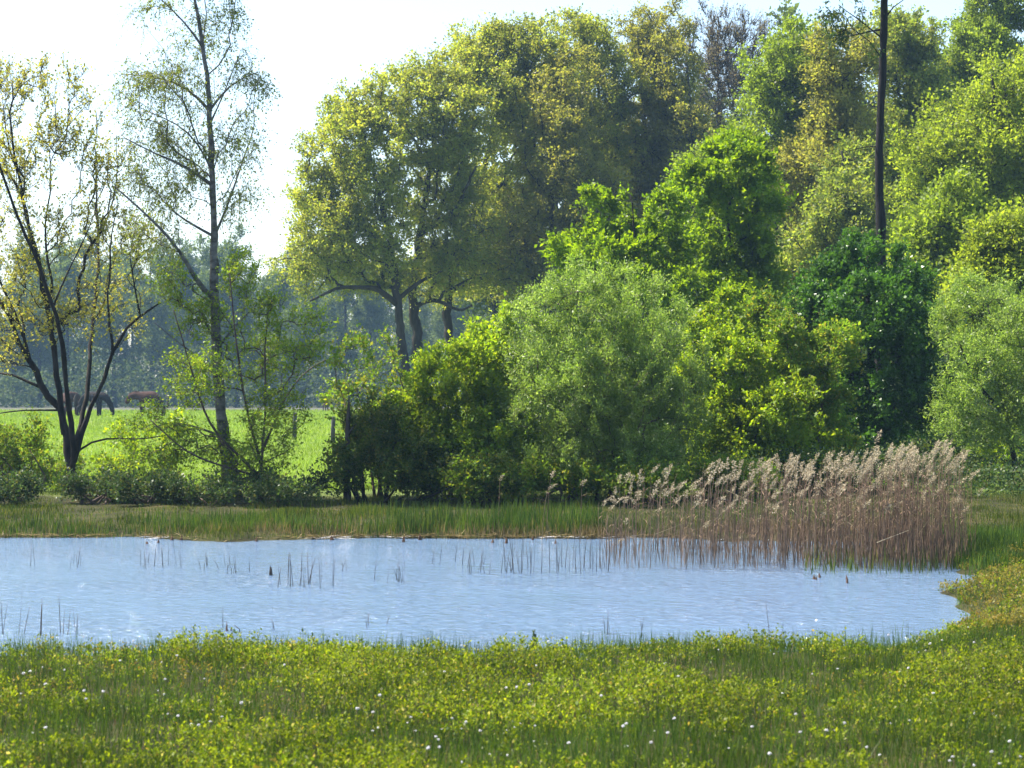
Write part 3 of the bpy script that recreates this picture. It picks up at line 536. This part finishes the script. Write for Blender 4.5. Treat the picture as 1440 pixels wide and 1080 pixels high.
# dead trunk in the dark bush
def dead_trunk():
    Y = 49.9; b = W(489, 700, Y); b[2] = float(gz(b[0], Y)) - .05; g = Geo()
    pts = np.array([W(487, 690, Y), W(486, 650, Y), W(489, 610, Y), W(490, 575, Y), W(491, 558, Y)]) - b; pts[0] = (0, 0, 0)
    q, t = resample(pts, .12); g.tube(q, np.interp(t, [0, t[-1] * .8, t[-1]], [.09, .045, .01]) * (1 + .25 * RNG.random(len(q))), 9)
    for a in ((486, 640, 470, 620), (489, 615, 500, 596), (487, 655, 505, 640)):
        s = W(a[0], a[1], Y) - b; e = W(a[2], a[3], Y - .2) - b; g.tube(np.array([s, (s + e) / 2 + np.array([0, 0, .03]), e]), [.03, .022, .006], 6)
    o = smooth(g.build('dead_trunk', [BK['dead']], None, b)); tag(o, 'black broken dead trunk spiking up at the left end of the bushes', 'dead trunk')
dead_trunk()

# ------------------------------------------------------------------ animals and posts on the pasture
def skin_body(name, mat, nodes, edges, parent):
    me = bpy.data.meshes.new(name); me.from_pydata([n[:3] for n in nodes], edges, [])
    o = link(name, me, [mat], parent); sk = o.modifiers.new('Skin', 'SKIN'); sk.use_smooth_shade = True
    for i, n in enumerate(nodes):
        v = me.skin_vertices[0].data[i]; v.radius = (n[3], n[3] if len(n) < 5 else n[4]); v.use_root = i == 0
    s = o.modifiers.new('Subsurf', 'SUBSURF'); s.levels = 2; s.render_levels = 2
    return o
def coatmat(name, a, b):
    m = barkmat(name, a, b, 3, (1, 1, 1)); return m
def animal(name, label, cat, px, Y, rz, coat, sc, head):
    """head: list of (x, z, r) from the chest forward"""
    x = (px - 720) / F * Y; e = empty(name, (x, Y, float(gz(x, Y))), label, cat, None); e.rotation_euler = (0, 0, rz); e.scale = (sc,) * 3
    N = [(-.62, 0, 1.16, .27), (-.3, 0, 1.14, .30), (.05, 0, 1.10, .31), (.4, 0, 1.12, .29), (.66, 0, 1.16, .22)]; E = [(0, 1), (1, 2), (2, 3), (3, 4)]
    p = 4
    for hx, hz, hr in head: N.append((hx, 0, hz, hr)); E.append((p, len(N) - 1)); p = len(N) - 1
    poll = len(N) - 3
    for s in (-1, 1):
        N.append((N[poll][0] - .02, s * .09, N[poll][2] + .15, .025)); E.append((poll, len(N) - 1))
        for root, ch in ((3, [(.46, .16, .82, .12), (.48, .16, .5, .085), (.46, .16, .14, .06), (.5, .16, .04, .07)]), (0, [(-.58, .17, .86, .16), (-.48, .17, .68, .1), (-.72, .17, .47, .08), (-.7, .17, .13, .06), (-.66, .17, .04, .07)])):
            q = root
            for a in ch: N.append((a[0], s * a[1], a[2], a[3])); E.append((q, len(N) - 1)); q = len(N) - 1
    skin_body('body', coat, N, E, e)
    g = Geo(); g.tube(np.array([(-.86, 0, 1.22), (-.95, 0, 1.05), (-.95, 0, .75), (-.92, 0, .5)]), [.03, .05, .07, .02], 7); smooth(g.build('tail', [BK['dead']], e))
    g = Geo(); hp = np.array([(.66, 1.36)] + [(a, b + r * .9) for a, b, r in head[:-2]]); n = 120; u = RNG.random(n) * (len(hp) - 1); i = np.minimum(u.astype(int), len(hp) - 2); f = (u - i)[:, None]
    q = hp[i] * (1 - f) + hp[i + 1] * f; P = np.stack([q[:, 0], RNG.normal(0, .02, n), q[:, 1]], 1)
    g.leaves(P, norm(np.stack([RNG.normal(-.2, .3, n), RNG.choice([-1, 1], n) * .8, RNG.normal(-.2, .3, n)], 1)), np.tile([0., 0, 1], (n, 1)), .16, .03)
    g.build('mane', [BK['dead']], e); return e
C_DARK = coatmat('dark_coat', (.008, .006, .006), (.016, .011, .010)); C_RED = coatmat('red_brown_coat', (.03, .013, .009), (.055, .026, .018))
GRAZE = [(.86, 1.08, .23), (1.04, .84, .18), (1.17, .58, .14), (1.25, .38, .125), (1.28, .22, .10), (1.29, .08, .07)]
LEVEL = [(.86, 1.18, .25), (1.04, 1.12, .21), (1.2, 1.08, .19), (1.3, .88, .15), (1.36, .68, .10)]
animal('horse', 'dark horse with its head down to the grass, seen through the amber-leaved tree', 'horse', 128, 158, R(-12), C_DARK, 1.36, GRAZE)
animal('horse', 'brown horse seen from behind between two stems of the amber-leaved tree', 'horse', 97, 160, R(72), C_RED, 1.36, GRAZE)
animal('cow', 'red-brown cow facing left behind the leaves beside the birch', 'cow', 212, 158, R(172), C_RED, 1.38, LEVEL)
animal('calf', 'small brown calf alone on the far pasture right of the birch', 'calf', 458, 186, R(80), C_RED, .62, LEVEL)
def fence_post(px, Y, h, label):
    x = (px - 720) / F * Y; g = Geo(); q = np.array([(0, 0, -.2), (.01, 0, h * .5), (.03, 0, h - .05), (.03, 0, h)])
    g.tube(q, [.11, .1, .095, .07], 8); o = smooth(g.build('fence_post', [BK['post']], None, (x, Y, float(gz(x, Y))))); tag(o, label, 'post', 'fence posts across the pasture')
fence_post(414, 96, 1.25, 'grey wooden post on the pasture just right of the birch saplings')
fence_post(468, 90, 1.15, 'grey wooden post on the pasture left of the dead trunk')

# ------------------------------------------------------------------ grass, sedge and bog plants (uncountable)
def blades(g, x, y, z, h, w, rg, lean=.22, bias=(0, 0), m=0):
    n = len(x); D = norm(np.stack([rg.normal(bias[0], lean, n), rg.normal(bias[1], lean, n), np.ones(n)], 1))
    a = rg.uniform(0, 6.28, n); N = np.stack([np.cos(a), np.sin(a), np.full(n, .1)], 1)
    g.leaves(np.stack([x, y, z], 1), D, N, h, w, m, fold=.0, mid=.35, bend=rg.uniform(-.12, .25, (n, 1)))
def meadow():
    rg = np.random.default_rng(201); g = Geo(); n = 150000
    yy = 54 + 140 * rg.random(n) ** 1.7; px = rg.uniform(-60, 720, n); x = (px - 720) / F * yy
    h = rg.uniform(.08, .2, n) * (yy / 60) ** .4; blades(g, x, yy, gz(x, yy) - .02, h, .012 * (yy / 50), rg, .35)
    n = 26000; yy = rg.uniform(54, 110, n); px = rg.uniform(720, 1500, n); x = (px - 720) / F * yy
    blades(g, x, yy, gz(x, yy) - .02, rg.uniform(.1, .3, n), .02, rg, .35)
    tag(g.build('meadow_grass', [LM['meadow']]), 'bright green pasture grass lit from behind', 'grass', kind='stuff')
meadow()
def bank_sedge():
    rg = np.random.default_rng(202); g = Geo()
    n = 170000; y = rg.uniform(41, 55, n); x = rg.uniform(-.28, .29, n) * y
    k = (pond_d(x, y) < -.02) & (rg.random(n) < .35 + .65 * vnoise(x, y, 1.2, 31)); x, y = x[k], y[k]
    tall = vnoise(x, y, .8, 33); h = (.06 + .30 * tall ** 2.6) * rg.uniform(.6, 1.3, len(x))
    h *= np.where(x < -6, .8, 1) * np.interp(y, [42, 43, 47, 54], [1, 1, .8, .5])
    blades(g, x, y, gz(x, y) - .02, h, .013, rg, .16)
    tag(g.build('bank_grass', [LM['sedge']]), 'green sedge and grass along the far and right bank', 'grass', kind='stuff'); g = Geo()
    # tall sedge stands at the water's edge
    n = 16000; x = rg.uniform(-12, 8, n); y = 42.4 + rg.gamma(1.6, .7, n)
    k = (pond_d(x, y) < .1) & (rg.random(n) < vnoise(x, y * .3, .7, 34) ** 1.5 * 1.6); x, y = x[k], y[k]
    blades(g, x, y, np.maximum(gz(x, y), -.05), rg.uniform(.22, .62, len(x)) * np.interp(x, [-9, -5, 0], [.5, .6, 1]), .016, rg, .10)
    # right bank: bright young reed
    n = 18000; y = rg.uniform(33.5, 41, n); x = np.interp(y, [33, 36, 41], [7.1, 7.2, 6.6]) + rg.gamma(2, 1.4, n)
    k = rg.random(n) < .3 + .7 * vnoise(x, y, .6, 35); x, y = x[k], y[k]
    blades(g, x, y, np.maximum(gz(x, y), -.08), rg.uniform(.12, .38, len(x)), .017, rg, .14)
    tag(g.build('bank_sedge', [LM['rush']]), 'taller dark green sedge and young reed by the water of the far and right bank', 'sedge', kind='stuff')
    g = Geo(); n = 14000; x = rg.uniform(-13, 8, n); y = 42.2 + rg.gamma(1.3, .45, n); k = (pond_d(x, y) < .12) & (rg.random(n) < np.clip(vnoise(x, y * .2, .9, 37) * 2 - .35, .05, 1) * np.interp(x, [-8, -4, 0], [.12, .35, .9])); x, y = x[k], y[k]
    blades(g, x, y, np.maximum(gz(x, y), -.06), rg.uniform(.08, .32, len(x)), .016, rg, .16)
    n = 3000; x = rg.uniform(-13, 7, n); y = 42.3 + rg.normal(0, .3, n); k = abs(pond_d(x, y)) < .16; x, y = x[k], y[k]; n = len(x)
    D = norm(np.stack([rg.normal(size=n), rg.normal(size=n) * .5, rg.normal(0, .12, n)], 1)); g.leaves(np.stack([x, y, np.full(n, .04) + rg.random(n) * .04], 1), D, np.tile([0, 0, 1.], (n, 1)), rg.uniform(.1, .3, n), .03)
    tag(g.build('dry_sedge', [LM['sedge_dry']]), 'brown dead sedge stubble along the far waterline', 'sedge', kind='stuff')
    g = Geo(); n = 900; x = rg.uniform(-12, 6.5, n); y = 42.25 + rg.normal(0, .35, n); k = (abs(pond_d(x, y) + .02) < .1) & (vnoise(x, y, 1.6, 36) > .42); x, y = x[k], y[k]; n = len(x)
    D = norm(np.stack([rg.choice([-1, 1], n) * 1., rg.normal(0, .25, n), rg.normal(0, .05, n)], 1)); g.leaves(np.stack([x, y, np.full(n, .03)], 1), D, np.tile([0, 0, 1.], (n, 1)), rg.uniform(.15, .5, n), .035)
    tag(g.build('reed_litter', [LM['cotton']]), 'bleached pale reed litter washed up along the far waterline', 'litter', kind='stuff')
bank_sedge()
def bog(n, xr, yr, leaf, name, label, seed, hmin, hmax, m, L, Wd, cut, margin=-.02):
    rg = np.random.default_rng(seed); y = rg.uniform(*yr, n); x = rg.uniform(*xr, n)
    tuft = vnoise(x, y, .42, seed + 1) * .55 + vnoise(x, y, 1.5, seed + 2) * .45
    k = (abs(x) < .252 * y + .7) & (pond_d(x, y) < margin) & (rg.random(n) < np.clip((tuft - cut) * 6, .03, 1)) & ((y < 26) | (rg.random(n) < .35)); x, y, tuft = x[k], y[k], tuft[k]; n = len(x)
    hv = (hmin + (hmax - hmin) * np.clip((tuft - cut) * 2.6, 0, 1)) * np.clip(.5 + (-pond_d(x, y)) / 1.6, .5, 1) * rg.uniform(.6, 1.25, n)
    S = np.stack([x, y, gz(x, y) - .02], 1); d = norm(np.stack([rg.normal(0, .26, n), rg.normal(0, .26, n), np.ones(n)], 1))
    E = S + d * hv[:, None]; M = (S + E) / 2 + rg.normal(0, .02, (n, 3)); gl = Geo(); gl.twigs(S, M, E, .002, 1)
    j = np.repeat(np.arange(n), m); u = (1 - rg.random((len(j), 1)) ** 1.5 * .7)
    P = S[j] + (E - S)[j] * u + rg.normal(0, .016, (len(j), 3)); r = rg.normal(size=(len(j), 3)); r[:, 2] = abs(r[:, 2]) * .7 + .5
    sz = rg.uniform(.45, 1.3, len(j)) * np.repeat(rg.uniform(.7, 1.2, n), m)
    gl.leaves(P, norm(r), norm(rg.normal(size=(len(j), 3)) + np.array([0, 0, .6])), L * sz, Wd * sz * rg.uniform(.7, 1.2, len(j)), 0, fold=.2)
    tag(gl.build(name, [LM[leaf], BK['twig']]), label, 'ground cover', kind='stuff')
def dgreen(x, y): return vnoise(x, y, 1.3, 41) * .6 + vnoise(x, y, .5, 42) * .4
bog(62000, (-7.2, 11), (13, 34), 'bog', 'bog_shrublets', 'yellow-green leafy bog shrublets covering the near bank', 301, .09, .33, 16, .034, .019, .435)
bog(14000, (-7.2, 11), (13, 34), 'herb', 'bog_herbs', 'deeper green low herbs growing between the bog shrublets', 304, .08, .26, 14, .034, .016, .45)
bog(8000, (-7.2, 11), (13, 36), 'mustard', 'bog_myrtle', 'mustard-brown low shrublets among the bog plants and on the right bank', 302, .1, .28, 13, .034, .02, .585)
bog(9000, (4.8, 11), (25, 36), 'mustard', 'bank_myrtle', 'mustard-brown low shrublets on the right bank of the pond', 306, .1, .26, 14, .036, .022, .2)
def near_grass():
    rg = np.random.default_rng(203); g = Geo(); n = 170000; y = rg.uniform(13, 34, n); x = rg.uniform(-.25, .26, n) * y * 1.05 + rg.normal(0, .2, n)
    k = (pond_d(x, y) < 0) & (rg.random(n) < np.clip(1.3 - dgreen(x, y) * 1.2, .35, 1)); x, y = x[k], y[k]
    blades(g, x, y, gz(x, y) - .02, rg.uniform(.06, .3, len(x)) * np.clip(.5 - pond_d(x, y) / 1.5, .5, 1), .0065, rg, .2)
    # fine rushes standing in the shallows of the near shore
    n = 4600; x = rg.uniform(-6.4, 6, n); y = 23.6 + rg.gamma(1.6, .3, n); k = (pond_d(x, y) < .9) & (rg.random(n) < np.clip((vnoise(x, y * 0, .9, 44) - .42) * 3.5, .05, 1)); x, y = x[k], y[k]
    blades(g, x, y, np.full(len(x), -.04), rg.uniform(.12, .36, len(x)), .007, rg, .09)
    tag(g.build('bog_grass', [LM['rush']]), 'thin green grass and rushes among the bog shrublets', 'grass', kind='stuff')
    g = Geo(); n = 8000; y = rg.uniform(13, 34, n); x = rg.uniform(-.25, .26, n) * y * 1.05; k = (pond_d(x, y) < 0); x, y = x[k], y[k]
    blades(g, x, y, gz(x, y) - .02, rg.uniform(.06, .2, len(x)), .006, rg, .35)
    tag(g.build('dry_grass', [LM['sedge_dry']]), 'dead straw-brown blades among the bog plants', 'grass', kind='stuff')
near_grass()
def cotton():
    meshes = []
    for v in range(4):
        rg = np.random.default_rng(310 + v); g = Geo(); h = .26 + .03 * v
        g.tube(np.array([(0, 0, -.03), (.01, 0, h * .5), (.015 * v, .01, h)]), [.002, .0018, .0015], 4, 1)
        n = 46; d = norm(rg.normal(size=(n, 3)) * np.array([1.2, .8, .6]) + np.array([.6, .2, -.2])); P = np.tile([.015 * v, .01, h], (n, 1)) + d * .002
        g.leaves(P, d, rg.normal(size=(n, 3)), rg.uniform(.010, .021, n), .012, 0)
        o = g.build('cotton_grass', [LM['cotton'], BK['twig']]); meshes.append(o)
    rg = random.Random(12); k = 0; cl = [(rg.uniform(13.6, 22.6), rg.uniform(-.24, .25)) for _ in range(46)]
    while k < 190:
        if rg.random() < .5:
            c = rg.choice(cl); y = c[0] + rg.gauss(0, .35); x = c[1] * c[0] + rg.gauss(0, .25)
        else: y = rg.uniform(13.4, 26); x = rg.uniform(-.25, .26) * y
        if abs(x) > .25 * y or float(pond_d(x, y)) > -.15: continue
        o = meshes[k] if k < 4 else meshes[rg.randrange(4)].copy()
        if k >= 4: COL.objects.link(o)
        o.location = (x, y, float(gz(x, y))); o.rotation_euler = (rg.gauss(0, .12), rg.gauss(0, .12), rg.uniform(0, 6.28)); s = rg.uniform(.42, .85); o.scale = (s, s, s * rg.uniform(.7, 1.05))
        tag(o, 'tiny white cotton grass tuft among the yellow-green plants of the near bank', 'flower', 'cotton grass tufts on the near bank', 'thing'); k += 1
cotton()

# ------------------------------------------------------------------ reeds
def reed_geo(rg, h, plume=True):
    st = Geo(); bend = rg.uniform(-.02, .08); q = np.array([(0, 0, -.12), (bend * .1, 0, h * .35), (bend * .4, 0, h * .7), (bend, 0, h * .93), (bend + .04, 0, h)])
    st.tube(q, [.0042, .004, .0034, .0025, .0018], 4, cap=False)
    n = 2; pl = Geo()
    for i in range(n):
        u = rg.uniform(.3, .8); P = q[1] * (1 - u) + q[3] * u; a = rg.uniform(0, 6.28)
        st.leaves(P[None], np.array([[math.cos(a), math.sin(a) * .6, .5]]), np.array([[0, 0, 1.]]), rg.uniform(.12, .28), .012, bend=.25)
    if plume:
        n = 58; u = rg.random(n); ax0 = q[3]; ax1 = q[4] + np.array([rg.uniform(-.02, .07), rg.normal(0, .03), .07]); L = .2
        c = ax0[None] + (ax1 - ax0)[None] * u[:, None] * 1.1 + np.stack([.05 * u ** 2, 0 * u, -.03 * u ** 2], 1)
        w = np.sin(np.clip(u * .9 + .1, 0, 1) * math.pi) ** .7 * .030 + .005
        d = norm(np.stack([rg.normal(.5, .6, n), rg.normal(0, .6, n), rg.normal(.15, .5, n)], 1))
        pl.leaves(c + d * w[:, None] * .4, d, rg.normal(size=(n, 3)), w * 1.1 + .010, .012)
    return st, pl
def reeds():
    var = []
    for v in range(8):
        rg = np.random.default_rng(400 + v); st, pl = reed_geo(rg, 1.9)
        e = empty('reed', (0, 0, 0), 'x', 'reed'); st.build('stem', [BK['reed']], e); pl.build('plume', [LM['plume']], e); var.append(e)
    rg = random.Random(21); spots = []
    def top(px): return np.interp(px, [845, 900, 1000, 1080, 1180, 1250, 1330, 1350], [680, 657, 648, 642, 638, 628, 622, 634])
    def dens(px): return np.interp(px, [840, 880, 960, 1050, 1180, 1310, 1335, 1352, 1372], [.10, .22, .36, .45, .85, 1, .75, .3, .05])
    def spot():
        while True:
            px = rg.uniform(842, 1372)
            if rg.random() > dens(px): continue
            y = 35 + rg.random() ** .9 * np.interp(px, [840, 1100, 1346], [5.8, 5.5, 3.4]); x = (px - 720) / F * y
            t = top(px) + abs(rg.gauss(0, 24)) + (rg.random() < .35) * rg.uniform(0, 34); h = 3 - (t - HZ) / F * y
            return x, y, h
    lab = 'tall dry reed with drooping tan plume standing in the reed bed'
    for i in range(270):
        x, y, h = spot(); spots.append((x, y, h, lab, 'plumed reeds of the reed bed'))
    ex = [(1222, 36.5, 610, 'tallest lone reed plume standing up before the dark tree'), (1357, 36, 668, 'lone leaning reed at the right end of the reed bed'), (768, 41.8, 662, 'lone fat fluffy reed left of the reed bed, taller of two close together'),
          (762, 42.1, 682, 'shorter fluffy reed head just beside the taller lone one'), (700, 42.6, 670, 'lone reed standing farthest left before the dark bushes'), (816, 41, 676, 'slim lone reed between the fluffy heads and the reed bed'), (1344, 36, 702, 'short bent reed drooping off the right edge of the reed bed')]
    for px, y, t, l in ex: spots.append(((px - 720) / F * y, y, 3 - (t - HZ) / F * y, l, None))
    for k, (x, y, h, l, gr) in enumerate(spots):
        if k < 8: r = var[k]
        else:
            s = var[rg.randrange(8)]; r = s.copy(); COL.objects.link(r)
            for ch in s.children: c = ch.copy(); COL.objects.link(c); c.parent = r
        z = max(float(gz(x, y)), -.1); r.location = (x, y, z); hs = (h - z) / 1.9; r.scale = (rg.uniform(.9, 1.3), rg.uniform(.9, 1.3), hs)
        r.rotation_euler = (rg.gauss(0, .03), rg.gauss(.0, .045), rg.gauss(0, .8)); tag(r, l, 'reed', gr)
        if gr is None and 'group' in r: del r['group']
    g = Geo(); r2 = np.random.default_rng(430)
    for k in range(760):
        x, y, h = spot(); z = max(float(gz(x, y)), -.1); st, pl = reed_geo(r2, (h - z) * rg.uniform(.5, 1.0) ** .7, k % 12 == 0)
        a = rg.gauss(0, .6); ca, sa = math.cos(a), math.sin(a); lx, ly = rg.gauss(.0, .05), rg.gauss(0, .05)
        for s, m in ((st, 0), (pl, 1)):
            if not s.V: continue
            V = np.concatenate(s.V); V2 = np.stack([x + V[:, 0] * ca - V[:, 1] * sa + V[:, 2] * lx, y + V[:, 0] * sa + V[:, 1] * ca + V[:, 2] * ly, z + V[:, 2]], 1)
            base = g.n; g.V.append(V2); g.n += len(V2)
            for (kk, _), fs in s.F.items(): g.F.setdefault((kk, m), []).extend([f + base for f in fs])
    for k in range(26):                                            # broken pale stalks leaning through the bed
        x, y, h = spot(); a = rg.choice([-1, 1]) * rg.uniform(.4, 1.1); L = rg.uniform(.4, .9); p = np.array([x, y - .1, rg.uniform(.3, .9)]); g.tube(np.array([p, p + np.array([math.sin(a) * L, 0, math.cos(a) * L * .7])]), [.005, .003], 4, 1)
    n = 1900; xs = []
    for k in range(n): x, y, h = spot(); xs.append((x, y))
    xs = np.array(xs); blades(g, xs[:, 0], xs[:, 1], np.full(n, -.05), r2.uniform(.3, 1.05, n), .010, r2, .07, m=0)
    tag(g.build('reed_bed', [BK['reed'], LM['plume']]), 'dense brown mass of dead reed stalks standing in the water', 'reeds', kind='stuff')
    g = Geo(); n = 650; px = r2.uniform(1130, 1350, n); y = r2.uniform(34.3, 38.5, n); x = (px - 720) / F * y
    blades(g, x, y, np.full(n, -.05), r2.uniform(.2, .6, n) * r2.random(n) ** .5, .016, r2, .08)
    tag(g.build('reed_shoots', [LM['sedge']]), 'fresh green reed shoots at the foot of the reed bed', 'reeds', kind='stuff')
reeds()
# ------------------------------------------------------------------ stems and stumps standing in the open water
def pond_stems():
    var = []
    for v in range(5):
        rg = np.random.default_rng(450 + v); g = Geo(); b = rg.normal(0, .05, 2)
        g.tube(np.array([(0, 0, -.2), (b[0] * .2, b[1] * .2, .25), (b[0] * .6, b[1] * .6, .65), (b[0], b[1], 1)]), [.0075, .007, .0055, .003], 5); var.append(smooth(g.build('sedge_stem', [BK['dead']])))
    rg = random.Random(33); k = 0
    cl = [(40, 56, 795, 36, 2), (98, 114, 795, 24, 5), (198, 264, 796, 30, 11), (278, 332, 799, 20, 9), (308, 352, 808, 26, 7), (388, 472, 824, 44, 18), (480, 500, 800, 20, 3), (526, 572, 820, 34, 9), (590, 690, 795, 26, 10), (655, 722, 804, 30, 10), (706, 860, 803, 56, 44), (1078, 1084, 893, 56, 1), (1098, 1104, 893, 50, 1), (900, 908, 893, 44, 2), (850, 860, 893, 34, 3), (1, 8, 893, 60, 2), (26, 34, 893, 62, 2), (52, 60, 893, 64, 2), (74, 110, 893, 50, 5), (312, 316, 886, 40, 1), (380, 390, 885, 16, 2), (480, 560, 880, 18, 4)]
    for x0, x1, py, h, n in cl:
        for _ in range(n):
            px = rg.uniform(x0, x1); yy = 9000 / (py + rg.uniform(-5, 4) - HZ); x = (px - 720) / F * yy; hh = h * rg.uniform(.5, 1.1) / F * yy + .04
            o = var[k] if k < 5 else var[rg.randrange(5)].copy()
            if k >= 5: COL.objects.link(o)
            wd = rg.uniform(.35, .8); o.location = (x, yy, -.02); o.scale = (wd, wd, hh); o.rotation_euler = (rg.gauss(0, .05), rg.gauss(0, .06), rg.uniform(0, 6.28))
            tag(o, 'thin dark bare stem sticking up out of the pond', 'stem', 'bare stems standing in the pond'); k += 1
    def stump(px, py, h, w, mat, label, name, seed):
        r2 = np.random.default_rng(seed); yy = 9000 / (py - HZ); x = (px - 720) / F * yy; H = h / F * yy; Wd = w / F * yy; g = Geo()
        for q in range(11):
            a = r2.uniform(0, 6.28); rr = Wd * .36 * r2.random() ** .5; b = np.array([math.cos(a) * rr, math.sin(a) * rr, -.1]); t = b * np.array([.35, .35, 0]) + np.array([0, 0, H * (r2.uniform(.5, .85) if q else 1)])
            g.tube(np.array([b, (b + t) / 2 + r2.normal(0, Wd * .04, 3), t]), [Wd * .2, Wd * .17, Wd * .05], 6)
        o = smooth(g.build(name, [BK[mat]], None, (x, yy, 0))); tag(o, label, 'stump')
    stump(381, 809, 15, 6.5, 'dead', 'black pointed reed stump alone in the open pond', 'reed_stump', 1)
    stump(319, 887, 13, 5.5, 'rust', 'rust-brown reed stump by the near shore', 'reed_stump', 2)
    stump(325, 887, 6, 4, 'rust', 'small low reed stump right of the rust-brown one', 'reed_stump', 3)
    r2 = random.Random(9)
    for i in range(20):
        px = r2.choice([r2.uniform(200, 480), r2.uniform(480, 860), r2.uniform(1130, 1290)]); py = 757 + r2.uniform(2, 8) if px < 900 else 816 + r2.uniform(-4, 5)
        stump(px, py, r2.uniform(4, 9), r2.uniform(5, 9), 'rust', 'stub of rotten orange-brown reed at the water edge', 'reed_stub', 20 + i); bpy.context.scene.collection.objects[-1]['group'] = 'rotten reed stubs at the water edge'
    yy = 9000 / (889 - HZ); a = np.array([(332 - 720) / F * yy, yy, 0]); g = Geo(); u = yy / F
    g.tube(np.array([(5 * u, 0, -.05), (5 * u, 0, 4 * u), (4 * u, 0, 5 * u), (-3 * u, .02, 10 * u)]), [.006, .006, .005, .004], 5); tag(g.build('snapped_stem', [BK['dead']], None, a), 'snapped stem bent over beside the rust-brown stump', 'stem')
    # dark leafy sprig on the near shore
    yy = 22.9; x = (751 - 720) / F * yy; g = Geo(); r3 = np.random.default_rng(70); H = .3
    g.tube(np.array([(0, 0, -.03), (.01, 0, H * .5), (0, 0, H)]), [.005, .004, .002], 5, 1); n = 60; u = r3.random(n); d = norm(np.stack([r3.normal(size=n), r3.normal(size=n), r3.normal(.6, .4, n)], 1))
    g.leaves(np.stack([0 * u, 0 * u, H * (.25 + .72 * u)], 1), d, r3.normal(size=(n, 3)), .055 * (1.15 - u * .6), .022, 0); tag(g.build('leafy_sprig', [LM['dusk'], BK['twig']], None, (x, yy, float(gz(x, yy)))), 'single dark leafy sprig silhouetted on the near shore', 'plant')
pond_stems()
haze()
